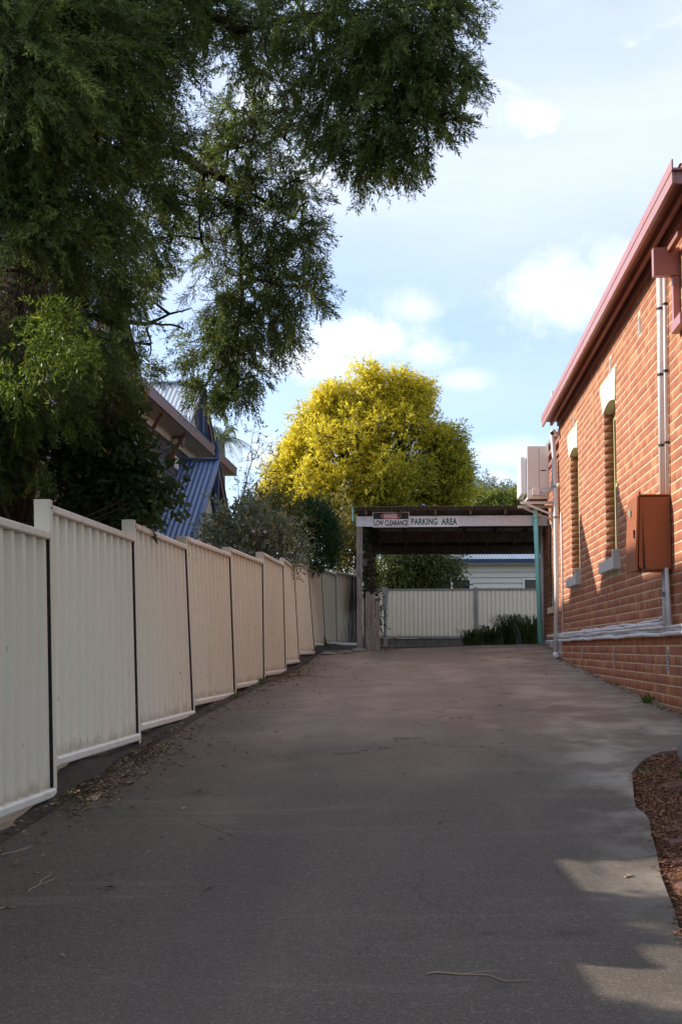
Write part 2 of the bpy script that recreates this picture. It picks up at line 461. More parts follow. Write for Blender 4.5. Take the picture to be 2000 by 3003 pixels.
M['browntrim'] = paint('red_brown_trim', (.13, .048, .032), .5, .3)
M['tan'] = paint('tan_lining', (.48, .39, .27), .65, .25)
M['tancream'] = paint('pale_batten_paint', (.66, .60, .47), .55, .25)
M['render'] = paint('peach_render', (.62, .47, .34), .85, .3, 2, .7, .2)
M['wboard'] = paint('pale_weatherboard', (.62, .58, .50), .55, .25, 3, .7)
M['soil'] = mat_soil(); M['footing'] = paint('dark_footing', (.055, .040, .030), .95, .6, 8, .35, .6); M['ground'] = mat_ground()
M['mulch'] = leafmat('bark_mulch', (.13, .050, .024), (.38, .175, .090), 0.0, .9)
M['litter'] = leafmat('dry_leaves', (.09, .055, .03), (.34, .22, .12), 0.05, .8)
M['stick'] = paint('dry_stick', (.30, .22, .15), .9, .3)
M['rock'] = paint('grey_rock', (.24, .225, .205), .95, .5, 7, .5, .6)
M['redpaver'] = paint('red_clay_paver', (.15, .068, .046), .9, .5, 6, .45, .5)

# ================================================================ THE SETTING
# terrain: one sheet, fine near the drive, reaching far past everything built
xs = sorted(set([-600, -300, -120, -60, -30, -18, -12, -8, -6, -4.5, -3.4] + [round(-2.6 + .3*i, 2) for i in range(19)] + [3.4, 4.5, 6, 8, 12, 18, 30, 60, 120, 300, 600]))
ys = sorted(set([-200, -60, -30, -12, -6] + [i*.75 for i in range(-4, 60)] + [48, 55, 65, 80, 100, 140, 200, 300, 500, 900]))
g = MB()
for y in ys:
    for x in xs:
        z = gz(x, max(-60, min(120, y))) - .07
        if x < -2.7: z += .12
        g.v.append((x, y, z))
nx = len(xs)
for j in range(len(ys)-1):
    for i in range(nx-1):
        a = j*nx+i; g.f.append((a, a+1, a+1+nx, a+nx))
tag(g.build('ground', M['ground'], smooth=True), kind='structure')

# ---- driveway: concrete poured in bays, joints between them
FX = [(-8, -2.3), (3.4, -2.2), (5.8, -2.19), (8.2, -2.17), (10.565, -2.155), (12.93, -2.131), (15.295, -2.064), (17.66, -2.016), (20.025, -1.977), (22.39, -1.991), (24.755, -1.924), (27.12, -1.902), (29.485, -1.83), (34, -1.7)]
def fence_x(y): return float(np.interp(y, [p[0] for p in FX], [p[1] for p in FX]))
BED = [(-8, .80), (3, .84), (5.135, .905), (5.42, .94), (5.8, .967), (6.09, .99), (6.5, 1.045), (6.885, 1.085), (7.2, 1.125), (7.37, 1.145), (7.46, 1.10), (7.9, 1.15), (8.5, 1.233), (8.8, 1.27), (9.04, 1.345), (9.3, 1.43), (9.576, 1.56), (9.68, 1.66), (9.741, 1.75), (9.76, 2.125)]
def drive_right(y):
    return float(np.interp(y, [p[0] for p in BED], [p[1] for p in BED])) if y < 9.76 else (2.125 if y < 22 else 2.205)
drive = thing('driveway', (0, 0, 0), None, None); drive['kind'] = 'structure'
def slab(rows, xl, xr, name='concrete_slab', ncol=22):
    m = MB()
    for k, y in enumerate(rows):
        for i in range(ncol+1):
            x = xl(y) + (xr(y)-xl(y))*i/ncol
            z = sz(x, y)
            m.v.append((x, y, z))
    n = ncol+1
    for j in range(len(rows)-1):
        for i in range(ncol):
            a = j*n+i; m.f.append((a, a+1, a+1+n, a+n))
    top = len(m.v)
    ring = [i for i in range(ncol)] + [j*n+ncol for j in range(len(rows)-1)] + [(len(rows)-1)*n+i for i in range(ncol, 0, -1)] + [j*n for j in range(len(rows)-1, 0, -1)]
    for r in ring:
        v = m.v[r]; m.v.append((v[0], v[1], v[2]-.10))
    L = len(ring)
    for i in range(L):
        j = (i+1) % L; m.f.append((ring[j], ring[i], top+i, top+j))
    return m.build(name, M['concrete'], drive)
joints = [-6, -.6, 13.05, 20.3, 25.35]
for a, b in zip(joints[:-1], joints[1:]):
    rows = list(np.arange(a+.006, b-.006, .17)) + [b-.006]
    slab(rows, lambda y: fence_x(y)+.10, drive_right)
slab(list(np.arange(9.80, 11.0, .2)), lambda y: 2.14, lambda y: 5.5, 'concrete_slab', 8)

# ---- bare dark earth under and behind the carport
ef = MB(); ye = list(np.arange(25.4, 36.8, .6))
for y in ye:
    for x in (-1.85, -1, 0, 1, 2, 3.6): ef.v.append((x, y, gz(x, y)-.02))
for j in range(len(ye)-1):
    for i in range(5): ef.f.append((j*6+i, j*6+i+1, j*6+i+7, j*6+i+6))
tag(ef.build('earth_floor', M['footing'], smooth=True), kind='structure')

# ---- low concrete footing and soil strip under the fence
PBY = [3.5, 5.8, 5.85, 8.18, 8.22, 10.55, 10.6, 12.9, 12.95, 15.28, 15.31, 17.64, 17.68, 20.0, 20.05, 22.37, 22.41, 24.7, 24.8, 27.1, 30]
PBZ = [.36, .36, .505, .505, .678, .678, .745, .745, .838, .838, .925, .925, 1.015, 1.015, 1.135, 1.135, 1.264, 1.264, 1.41, 1.44, 1.43]
kb = MB(); yk = list(np.arange(-6, 30.1, .4))
for y in yk:
    x = fence_x(y); z = gz(x, y)
    w = .01*math.sin(y*5.1)+.012*math.sin(y*2.3)
    pb = float(np.interp(y, PBY, PBZ))
    hi = max(z+.03, min(pb-.05, z+.16))
    kb.v += [(x-.55, y, hi+.03+w), (x-.02+w, y, hi+w), (x+.05+w, y, (hi+z)/2+.015+w), (x+.125+w, y, z-.03)]
for j in range(len(yk)-1):
    for i in range(3):
        a = j*4+i; kb.f.append((a, a+1, a+5, a+4))
tag(kb.build('fence_footing', M['footing']), kind='structure')

# ================================================================ CREAM STEEL FENCE ALONG THE DRIVE
fence = thing('boundary_fence', (-2.17, 8.2, gz(-2.1, 8.2)), 'long leaning cream steel fence stepping up the left side of the driveway', 'fence')
# post: y, base x, base z, top x, top z
POST = [(3.47, -2.20, .15, -2.25, 1.86), (5.835, -2.19, .29, -2.25, 2.05), (8.2, -2.17, .46, -2.236, 2.235), (10.565, -2.155, .61, -2.222, 2.33), (12.93, -2.131, .73, -2.222, 2.39),
        (15.295, -2.064, .83, -2.136, 2.46), (17.66, -2.016, .93, -2.045, 2.565), (20.025, -1.977, .98, -2.022, 2.60), (22.39, -1.991, 1.05, -2.085, 2.70),
        (24.755, -1.924, 1.22, -2.065, 2.955), (27.12, -1.902, 1.41, -1.992, 2.90), (29.485, -1.83, 1.41, -1.86, 2.965), (31.4, -1.50, 1.42, -1.52, 3.12)]
PZ = [(.36, 1.87), (.505, 2.02), (.678, 2.187), (.745, 2.29), (.838, 2.372), (.925, 2.435), (1.015, 2.545), (1.135, 2.63), (1.264, 2.755), (1.41, 2.885), (1.44, 2.895), (1.43, 2.96)]
def lean_x(p, z): return p[1] + (p[3]-p[1]) * (z-p[2]) / (p[4]-p[2])
def fpoint(pa, pb, u, z, off=0.):
    ax, bx = lean_x(pa, z), lean_x(pb, z)
    x = ax + (bx-ax)*u; y = pa[0] + (pb[0]-pa[0])*u
    d = Vector((pb[1]-pa[1], pb[0]-pa[0], 0)).normalized()
    return Vector((x + d.y*off, y - d.x*off, z))
for i, (z0, z1) in enumerate(PZ):
    pa, pb = POST[i], POST[i+1]
    L = pb[0]-pa[0]; u0, u1 = .040/L, 1-.046/L
    m = MB()
    prof = []
    u = 0.0; n = round((L-.085)/.2); st = (u1-u0)/n
    for k in range(n):
        for (du, dd) in ((0, 0), (.10, .0), (.14, .006), (.30, .006), (.34, .0), (.46, 0), (.56, .034), (.84, .034), (.94, 0)):
            prof.append((u0 + (k+du)*st, dd))
    prof.append((u1, 0))
    droop = .012*math.sin(i*1.7)
    zz = [z0, z0+.5*(z1-z0), z1]
    for (uu, dd) in prof:
        for z in zz: m.v.append(tuple(fpoint(pa, pb, uu, z, dd-.035)))
    for a in range(len(prof)-1):
        for b in range(2):
            q = a*3+b; m.f.append((q, q+3, q+4, q+1))
    nb = len(m.v)                       # back face, one millimetre behind
    for (uu, dd) in prof:
        for z in zz: m.v.append(tuple(fpoint(pa, pb, uu, z, dd-.0365)))
    for a in range(len(prof)-1):
        for b in range(2):
            q = nb+a*3+b; m.f.append((q, q+1, q+4, q+3))
    pan = m.build('fence_panel', M['burnt'] if i == 11 else M['fence'], fence)
    def rail(z, h, d0, d1, name, mat):
        r = MB()
        sec = [(d0, -h/2), (d1-.006, -h/2), (d1, -h/2+.008), (d1, h/2-.012), (d1-.012, h/2), (d0+.012, h/2), (d0, h/2-.012)]
        for uu in (u0-.004, u1+.004):
            for (dd, dz) in sec: r.v.append(tuple(fpoint(pa, pb, uu, z+dz, dd)))
        k = len(sec)
        for a in range(k):
            b = (a+1) % k; r.f.append((a, b, b+k, a+k))
        r.f.append(tuple(range(k))[::-1]); r.f.append(tuple(range(k, 2*k)))
        r.build(name, mat, pan)
    rail(z1-.005, .050, -.055, .020, 'top_rail', M['rail'])
    rail(z0+.005, .052, -.055, .028, 'bottom_rail', M['bottom_rail'])
for i, p in enumerate(POST):
    m = MB()
    y0, y1 = p[0]-.032, p[0]+.032
    zb, zt = p[2]-.12, p[4]
    def c(x, y, z): return (lean_x(p, z)+x, y, z)
    m.hexa([c(-.085, y0, zb), c(.012, y0, zb), c(.012, y1, zb), c(-.085, y1, zb), c(-.085, y0, zt), c(.012, y0, zt), c(.012, y1, zt), c(-.085, y1, zt)])
    post = m.build('fence_post', M['fence'], fence, bevel=.003)
    m = MB()                            # rust-dark strip on the downhill face, painting the shadowed gap beside the sheet
    zt2 = (PZ[i-1][1] if i else zt-.1)-.02
    m.hexa([c(-.045, y0-.016, zb+.1), c(.008, y0-.016, zb+.1), c(.008, y0-.002, zb+.1), c(-.045, y0-.002, zb+.1), c(-.045, y0-.016, zt2), c(.008, y0-.016, zt2), c(.008, y0-.002, zt2), c(-.045, y0-.002, zt2)])
    m.build('rust_shadow_strip', M['rust'], post)
    m = MB()
    for dz in (.05,):
        m.ball(c(.013, p[0], zt-dz), .006, 8, 5)
    m.build('screw', M['rust'], post)

# ================================================================ RED BRICK BUILDING ON THE RIGHT
WX, WY0, WY1 = 2.12, 10.75, 21.75
bld = thing('brick_building', (WX, 16, gz(2.1, 16)), 'sunlit red brick building with cream mortar lines on the right', 'building')
BZ = .086
def zrow(k): return .60 + k*BZ
# openings  (y0, y1, z0, z1) in the long wall
OPEN = [(15.36, 16.35, 2.36, 4.10), (19.10, 20.12, 2.36, 4.09)]
LINT = [((15.22, 16.60, 4.42), (15.33, 16.36, 4.075), .06), ((19.05, 20.45, 4.42), (19.12, 20.20, 4.085), .06)]
SILL = [(15.20, 16.50), (18.97, 20.28)]
VENTS = [(12.33, 12.43, 1.16, 1.332), (15.82, 15.92, 1.17, 1.332), (18.95, 19.05, 1.20, 1.332), (13.5, 13.62, 4.405, 4.58), (15.62, 15.76, 4.435, 4.60), (19.5, 19.64, 4.44, 4.61)]
def cut(y0, y1, z0, z1):
    """pieces of a brick rectangle left after the openings, lintels, sills and vents"""
    out = [(y0, y1)]
    blocks = [(a, b) for (a, b, c, d) in OPEN + VENTS if z0 < d-.004 and z1 > c+.004]
    for (t, bt, h) in LINT:
        if z1 > bt[2]-.01 and z0 < t[2]-.004:
            f = min(1, max(0, ((z0+z1)/2 - bt[2])/(t[2]-bt[2])))
            blocks.append((bt[0]+(t[0]-bt[0])*f, bt[1]+(t[1]-bt[1])*f))
    for (a, b) in SILL:
        if z1 > 2.20 and z0 < 2.36: blocks.append((a, b))
    for (a, b) in blocks:
        nxt = []
        for (c, d) in out:
            if b <= c or a >= d: nxt.append((c, d)); continue
            if a - c > .03: nxt.append((c, a-.004))
            if d - b > .03: nxt.append((b+.004, d))
        out = nxt
    return out
# mortar core, with real holes for the windows
core = MB()
ztop = 5.02
ycuts = sorted([WY0, WY1] + [v for o in OPEN for v in (o[0], o[1])])
CX0, CX1 = WX+.0012, WX+.26
for a, b in zip(ycuts[:-1], ycuts[1:]):
    hole = [o for o in OPEN if abs(o[0]-a) < 1e-6]
    if hole:
        core.box(CX0, CX1, a, b, -.3, 2.21); core.box(CX0, CX1, a, b, 4.30, ztop)
    else: core.box(CX0, CX1, a, b, -.3, ztop)
core.box(CX1+.002, 8.5, WY0+.004, WY0+.26, -.3, ztop)
wall = core.build('wall', M['mortar'], bld)
bricks = []           # (y0, y1, z0, z1)
k = 0
while zrow(k)+.075 < 4.99:
    z0 = zrow(k); z1 = z0+.0755
    y = WY0 + (0 if k % 2 else -.115)
    header = (k % 2 == 1)
    while y < WY1:
        w = .108 if header else .229
        w += random.uniform(-.004, .004)
        a, b = max(WY0, y), min(WY1, y+w)
        if b - a > .03:
            if z1 > gz(2.1, (a+b)/2) - .1:
                for (p, q) in cut(a, b, z0, z1):
                    if q-p > .03: bricks.append((p, q, z0, z1))
        y += w + .008
    k += 1
def brick_boxes(items, xf, depth=.03):
    V = []; F = []
    for (p, q, z0, z1) in items:
        n = len(V); j = random.uniform(-.0008, .0004); c = .0012; x = xf + j
        V += [(x, p+c, z0+c), (x, q-c, z0+c), (x, q-c, z1-c), (x, p+c, z1-c), (x+c, p, z0), (x+c, q, z0), (x+c, q, z1), (x+c, p, z1), (x+depth, p, z0), (x+depth, q, z0), (x+depth, q, z1), (x+depth, p, z1)]
        F += [(n+3, n+2, n+1, n)]
        for i in range(4):
            e = (i+1) % 4
            F += [(n+i, n+e, n+4+e, n+4+i), (n+4+i, n+4+e, n+8+e, n+8+i)]
    return V, F
def inview(p): return -20 < p[0] < 2020 and -20 < p[1] < 3020
def area(b):
    P = [proj((WX, yy, zz_)) for yy in b[:2] for zz_ in b[2:]]
    if not any(inview(p) for p in P): return 0
    return (max(p[0] for p in P)-min(p[0] for p in P)) * (max(p[1] for p in P)-min(p[1] for p in P)) if b[0] > 1 else 0
bricks.sort(key=area, reverse=True)
near, rest = bricks[:290], bricks[290:]
shared = {}
for (p, q, z0, z1) in near:
    key = round((q-p)/.004)
    if key not in shared:
        w = key*.004
        V, F = brick_boxes([(-w/2, w/2, 0, .0755)], 0)
        me = bpy.data.meshes.new('brick'); me.from_pydata(V, [], F); me.update(); me.materials.append(M['brick']); shared[key] = me
    o = bpy.data.objects.new('brick', shared[key]); col.objects.link(o)
    o.location = (WX+random.uniform(-.0008, .0004), (p+q)/2, z0); o.parent = wall
V, F = brick_boxes(rest, WX)
def tones(n, per=9): return np.repeat(rng.random(n), per)
o = npmesh('brick_courses', np.array(V), np.array(F), M['brick_s'], wall, tones(len(rest))); o['kind'] = 'stuff'
# reveals: brick jambs on the far side of each opening, cut brick returns on the near side, in half-brick courses
for (a, b, c, d) in OPEN:
    jb = []
    V = []; F = []
    k = int((c-.60)/BZ)
    while zrow(k) < d:
        z0, z1 = max(c, zrow(k)), min(d, zrow(k)+.0755)
        if z1-z0 > .02:
            for (ya, yb) in ((b-.0015, b+.05), (a-.05, a+.0015)):
                n = len(V)
                V += [(WX+.002, ya, z0), (WX+.115, ya, z0), (WX+.115, yb, z0), (WX+.002, yb, z0), (WX+.002, ya, z1), (WX+.115, ya, z1), (WX+.115, yb, z1), (WX+.002, yb, z1)]
                F += [(n+3, n+2, n+1, n), (n+4, n+5, n+6, n+7), (n, n+1, n+5, n+4), (n+1, n+2, n+6, n+5), (n+2, n+3, n+7, n+6), (n+3, n, n+4, n+7)]
        k += 1
    o = npmesh('jamb_bricks', np.array(V), np.array(F), M['brick_s'], wall, tones(len(V)//8, 6)); o['kind'] = 'stuff'
# front wall bricks (round the corner towards the street)
fb = []
k = 0
while zrow(k)+.075 < 4.99:
    x = WX+.26 + (0 if k % 2 else .12)
    while x < 8.4:
        fb.append((x, x+.23, zrow(k), zrow(k)+.0755)); x += .236
    k += 1
V, F = brick_boxes(fb, 0)
V = [(p[1], WY0-.002+p[0], p[2]) for p in V]
o = npmesh('brick_courses', np.array(V), np.array(F)[:, ::-1], M['brick_s'], wall, tones(len(fb))); o['kind'] = 'stuff'

# windows: frame, sashes, panes, lintel, sill
for w, (a, b, c, d) in enumerate(OPEN):
    win = MB()
    fx0, fx1 = WX+.105, WX+.175
    win.box(fx0, fx1, a+.005, a+.075, c+.002, d-.02); win.box(fx0, fx1, b-.075, b-.005, c+.002, d-.02)
    win.box(fx0+.004, fx1, a+.075, b-.075, d-.11, d-.03); win.box(fx0+.004, fx1, a+.075, b-.075, c+.002, c+.07)
    win.box(fx0+.01, fx1, a+.075, b-.075, (c+d)/2-.025, (c+d)/2+.025)
    wo_ = win.build('window', M['yellowframe'], bld, bevel=.004)
    for (z0, z1) in ((c+.07, (c+d)/2-.025), ((c+d)/2+.025, d-.11)):
        MB().box(fx0+.04, fx0+.046, a+.075, b-.075, z0, z1).build('pane', M['glass'], wo_)
    MB().box(fx1+.1, fx1+.104, a-.2, b+.2, c-.1, d+.1).build('blind', M['sill'], wo_)
    # arched lintel, painted cream, slightly proud
    (t0, t1, tz), (b0, b1, bz), h = LINT[w]
    poly = [Vector((0, b0, bz))]
    for i in range(1, 12):
        f = i/12; poly.append(Vector((0, b0+(b1-b0)*f, bz + h*math.sin(math.pi*f))))
    poly += [Vector((0, b1, bz)), Vector((0, t1, tz)), Vector((0, t0, tz))]
    MB().prism(poly, (WX-.012, 0, 0), (WX+.17, 0, 0)).build('lintel', M['cream'], wo_)
    s0, s1 = SILL[w]
    sl = MB()
    sl.prism([Vector((WX-.075, 0, 2.205)), Vector((WX+.2, 0, 2.205)), Vector((WX+.2, 0, 2.372)), Vector((WX+.10, 0, 2.368)), Vector((WX-.075, 0, 2.335))], (0, s0+.10, 0), (0, s1, 0))
    sl.box(WX-.080, WX+.03, s0, s0+.10, 2.20, 2.415)
    sl.build('sill', M['sill'], wo_, bevel=.006)
for (a, b, c, d) in VENTS:
    m = MB(); m.box(WX-.002, WX+.02, a, b, c, d)
    v = m.build('wall_vent', M['vent'], bld)
    m = MB(); n = 6
    for i in range(n):
        z = c + (d-c)*(i+.5)/n
        m.box(WX-.007, WX-.0025, a+.01, b-.01, z-.006, z+.006)
    m.build('vent_slat', M['sill'], v)

# roof edge: fascia, gutter lip, soffit, moulding, bracket
RX = 1.88
MB().box(RX, RX+.030, 10.33, 22.0, 4.830, 4.922).build('fascia', M['fascia'], bld, bevel=.003)
gut = MB()
gut.prism([Vector((RX-.005, 0, 4.9235)), Vector((RX+.10, 0, 4.925)), Vector((RX+.10, 0, 5.005)), Vector((RX+.085, 0, 5.005)), Vector((RX+.085, 0, 4.94)), Vector((RX+.006, 0, 4.94)), Vector((RX+.006, 0, 5.005)), Vector((RX-.005, 0, 5.005))], (0, 10.30, 0), (0, 22.05, 0))
gut.build('gutter', M['fascia'], bld)
ff = MB(); ff.box(RX+.031, 8.6, 10.33, 10.36, 4.830, 4.922); ff.build('fascia', M['fascia'], bld)
fg = MB(); fg.box(RX+.102, 8.6, 10.30, 10.40, 4.925, 5.005); fg.build('gutter', M['fascia'], bld)
sf = MB()
sf.box(RX+.031, WX+.03, 10.365, 21.98, 4.93-.025, 4.915)
sf.build('soffit', M['soffit'], bld)
mo = MB()
mo.prism([Vector((RX+.125, 0, 4.845)), Vector((RX+.165, 0, 4.845)), Vector((RX+.165, 0, 4.903)), Vector((RX+.125, 0, 4.903))], (0, 10.5, 0), (0, 21.97, 0))
mo.build('soffit_batten', M['soffit'], bld)
MB().box(WX-.028, WX-.001, 10.76, 21.74, 4.80, 4.903).build('frieze_board', M['soffit'], bld)
rf = MB()
rf.quad((RX+.07, 10.38, 5.0), (RX+.07, 22.0, 5.0), (5.2, 18.7, 6.55), (5.2, 13.7, 6.55))
rf.quad((RX+.07, 10.38, 5.0), (5.2, 13.7, 6.55), (8.5, 10.38, 5.0))
rf.quad((RX+.07, 22.0, 5.0), (8.5, 22.0, 5.0), (5.2, 18.7, 6.55))
rf.quad((8.5, 10.38, 5.0), (5.2, 13.7, 6.55), (5.2, 18.7, 6.55), (8.5, 22.0, 5.0))
rf.build('roof', M['fascia'], bld)
MB().tube([(2.02, 21.6, 5.0), (2.02, 21.6, 5.33)], .025, 10).build('vent_pipe', M['pvc'], bld)
# bracket under the eave at the street end
br = MB()
br.box(1.905, 2.45, 11.38, 11.47, 4.405, 4.640)
brk = br.build('eave_bracket', M['fascia'], bld, bevel=.004)
MB().box(2.060, 2.118, 11.385, 11.465, 4.02, 4.403).build('hanging_post', M['fascia'], brk, bevel=.004)
MB().box(2.050, 2.117, 11.06, 11.47, 3.93, 4.018).build('corbel', M['fascia'], brk, bevel=.004)
MB().box(2.02, 2.06, 10.92, 11.38, 4.60, 4.64).build('strut', M['soffit'], brk)

# ---- rear wing, set back a little
RW = 2.205
core = MB()
RO = [(22.15, 22.62, 3.30, 4.36), (24.05, 24.62, 2.05, 3.50)]
yc = sorted([21.76, 25.75] + [v for o in RO for v in (o[0], o[1])])
for a, b in zip(yc[:-1], yc[1:]):
    hole = [o for o in RO if abs(o[0]-a) < 1e-6]
    if hole:
        core.box(RW+.006, RW+.25, a, b, -.2, hole[0][2]); core.box(RW+.006, RW+.25, a, b, hole[0][3], 4.72)
    else: core.box(RW+.006, RW+.25, a, b, -.2, 4.72)
core.box(RW+.252, 8.0, 25.5, 25.74, -.2, 4.72)
rwall = core.build('rear_wall', M['mortar'], bld)
rb = []; k = 5
while zrow(k)+.075 < 4.70:
    y = 21.78 + (0 if k % 2 else -.11)
    while y < 25.7:
        a, b = max(21.765, y), min(25.745, y+.228)
        z0, z1 = zrow(k), zrow(k)+.0755
        seg = [(a, b)]
        for o_ in RO:
            if z0 < o_[3] and z1 > o_[2]:
                ns = []
                for (p, q) in seg:
                    if o_[1] <= p or o_[0] >= q: ns.append((p, q)); continue
                    if o_[0]-p > .03: ns.append((p, o_[0]))
                    if q-o_[1] > .03: ns.append((o_[1], q))
                seg = ns
        rb += [(p, q, z0, z1) for (p, q) in seg if q-p > .03]
        y += .236
    k += 1
V, F = brick_boxes(rb, RW)
o = npmesh('brick_courses', np.array(V), np.array(F), M['brick_s'], rwall, tones(len(rb))); o['kind'] = 'stuff'
for (a, b, c, d) in RO:
    m = MB(); m.box(RW+.11, RW+.16, a, b, c, d); w_ = m.build('rear_window', M['soffit'], bld)
    MB().box(RW+.10, RW+.108, a+.05, b-.05, c+.06, d-.06).build('pane', M['glass'], w_)
MB().box(RW-.05, RW+.10, 24.0, 24.66, 1.94, 2.045).build('sill', M['cream'], w_, bevel=.005)
m = MB(); m.box(RW-.03, RW-.001, 21.80, 25.7, 4.46, 4.54); m.box(RW-.06, RW-.001, 21.80, 25.7, 4.62, 4.72)
m.build('corbel_course', M['soffit'], bld)
MB().prism([Vector((RW-.12, 0, 4.724)), Vector((8, 0, 4.724)), Vector((8, 0, 5.3)), Vector((RW-.12, 0, 4.79))], (0, 22.08, 0), (0, 25.9, 0)).build('rear_roof', M['oldroof'], bld)
MB().box(RW-.025, RW+.004, 21.77, 25.745, .9, 1.47).build('plinth', M['sill'], bld)

# ================================================================ THINGS FIXED TO THE BRICK WALL
def onW(px, py, off=0.03): return onX(px, py, WX-off)
# electrical box with half-open door
eb = thing('electrical_box', (1.96, 12.3, 2.02), 'rust brown steel electrical box mounted on the sunlit brick wall', 'electrical box')
m = MB(); m.prism([Vector((WX-.006, 0, 2.02)), Vector((WX-.006, 0, 2.645)), Vector((1.855, 0, 2.645)), Vector((1.835, 0, 2.05)), Vector((1.86, 0, 2.02))], (0, 12.05, 0), (0, 12.60, 0))
m.build('body', M['box'], eb, bevel=.004)
m = MB(); m.hexa([(1.800, 12.035, 2.005), (1.822, 12.035, 2.005), (1.822, 12.615, 2.005), (1.800, 12.615, 2.005), (1.832, 12.035, 2.650), (1.850, 12.035, 2.650), (1.850, 12.615, 2.650), (1.832, 12.615, 2.650)])
dr = m.build('door', M['box'], eb, bevel=.003)
MB().box(1.803, 1.8155, 12.09, 12.12, 2.29, 2.36).build('latch', M['rust'], dr, bevel=.002)
for hz_ in (2.12, 2.52): MB().tube([(1.815, 12.621, hz_), (1.815, 12.621, hz_+.05)], .008, 8).build('hinge', M['box'], dr)
MB().prism([Vector((1.872, 0, 2.022)), Vector((1.892, 0, 2.022)), Vector((1.876, 0, 2.50))], (0, 12.046, 0), (0, 12.049, 0)).build('door_gap', M['tie'], eb)
MB().box(1.806, 1.8165, 12.33, 12.37, 2.50, 2.56).build('label_sticker', M['teal'], dr)
MB().box(1.845, WX-.006, 12.04, 12.61, 2.652, 2.664).build('lid', M['box'], eb, bevel=.003)
m = MB(); m.tube([(1.85, 12.07, 2.03), (1.85, 12.07, 1.985)], .006, 6); m.tube([(1.86, 12.07, 2.66), (1.86, 12.07, 2.69)], .008, 6)
m.build('hinge_pin', M['tie'], eb)

def wavy(y0, y1, z0, z1, r, amp, seed, dx=0., n=40):
    q = random.Random(seed); ph = [q.uniform(0, 6.3) for _ in range(4)]; pts = []
    for i in range(n+1):
        f = i/n; y = y0+(y1-y0)*f
        z = z0+(z1-z0)*f + amp*(.6*math.sin(y*2.3+ph[0])+.4*math.sin(y*4.9+ph[1])+.3*math.sin(y*9+ph[2]))
        pts.append((WX-r-.012-dx+.004*math.sin(y*3+ph[3]), y, z))
    return pts
def ties(pts, r, step, seed, mat='tie'):
    m = MB()
    for i in range(2, len(pts)-2, step):
        a, b = Vector(pts[i]), Vector(pts[i+1]); d = (b-a).normalized()
        m.tube([a, a+d*.008], r*1.12, 8)
    return m
CON = [(10.8, 24.0, 1.473, 1.462, .020, .007, 1, 0, 'lowest of the white conduits running along the foot of the brick wall', 'pvc'),
       (10.8, 22.3, 1.505, 1.500, .013, .006, 2, .0, 'thin white conduit just above the lowest one along the brick wall', 'pvc'),
       (10.8, 22.3, 1.531, 1.518, .016, .006, 3, .012, 'middle white conduit of the bundle along the brick wall, below the meter pipes', 'oldpvc'),
       (12.32, 23.9, 1.560, 1.548, .021, .006, 4, .0, 'thick greyed conduit bending up to the electrical box from the wall bundle', 'oldpvc'),
       (12.38, 22.6, 1.592, 1.560, .014, .012, 5, .004, 'topmost thin grey conduit with a kink, running along the brick wall', 'oldpvc')]
for (y0, y1, z0, z1, r, amp, sd, dx, lab, mt) in CON:
    pts = wavy(y0, y1, z0, z1, r, amp, sd, dx)
    if sd >= 4:                      # turns up into the electrical box
        p = Vector(pts[0])
        pts = [(p.x, p.y-.06, 2.04), (p.x, p.y-.055, 1.75), (p.x, p.y-.05, p.z+.09), (p.x, p.y-.03, p.z+.02)] + pts[1:]
    c_ = thing('electrical_conduit', pts[len(pts)//2], lab, 'conduit', 'white conduits along the brick wall')
    MB().tube(pts, r, 10).build('pipe', M[mt], c_, smooth=True)
    ties(pts, r, 3, sd).build('coupling', M['vent'], c_)['kind'] = 'stuff'
for (px, r, lab, mt, zlo) in ((1946, .022, 'fat white conduit dropping from the electrical box to the wall bundle', 'oldpvc', 1.52), (1953, .014, 'thin white conduit beneath the electrical box, between two fatter ones', 'pvc', 1.50), (1959, .019, 'slanting grey conduit nearest the viewer under the electrical box', 'oldpvc', 1.53)):
    a = onW(px, 1665, .05); b = onW(px+5, 1830, .04)
    c_ = thing('drop_conduit', (b.x, b.y, zlo), lab, 'conduit')
    pp = [(a.x, max(12.06, a.y), 2.03), ((a.x+b.x)/2, (max(12.06, a.y)+b.y)/2, 1.75), (b.x, b.y, zlo)]
    MB().tube(pp, r, 10).build('pipe', M[mt], c_, smooth=True)
    MB().tube([Vector(pp[0])-Vector((0, 0, .20)), Vector(pp[0])-Vector((0, 0, .24))], r*1.2, 10).build('coupling', M['vent'], c_)
# twin service conduits from the eave down to the box
for (px0, px1, r, lab) in ((1932, 1941, .030, 'thick white service pipe from the eave down to the electrical box'), (1942, 1951, .018, 'thinner white service pipe beside the thick one above the electrical box')):
    a = onW(px0, 745, .04); b = onW(px1, 1455, .04)
    c_ = thing('service_conduit', (b.x, b.y, 2.66), lab, 'conduit')
    MB().tube([(WX-r-.006, a.y, 4.80), (WX-r-.006, (a.y+b.y)/2+.01, 3.7), (WX-r-.006, b.y, 2.665)], r, 12).build('pipe', M['pvc'], c_, smooth=True)
    m = MB()
    for z in (3.10, 3.72, 4.3): m.tube([(WX-r-.006, a.y+(b.y-a.y)*(4.8-z)/2.14, z), (WX-r-.006, a.y+(b.y-a.y)*(4.8-z)/2.14, z+.02)], r*1.15, 12)
    m.build('clamp', M['tie'], c_)
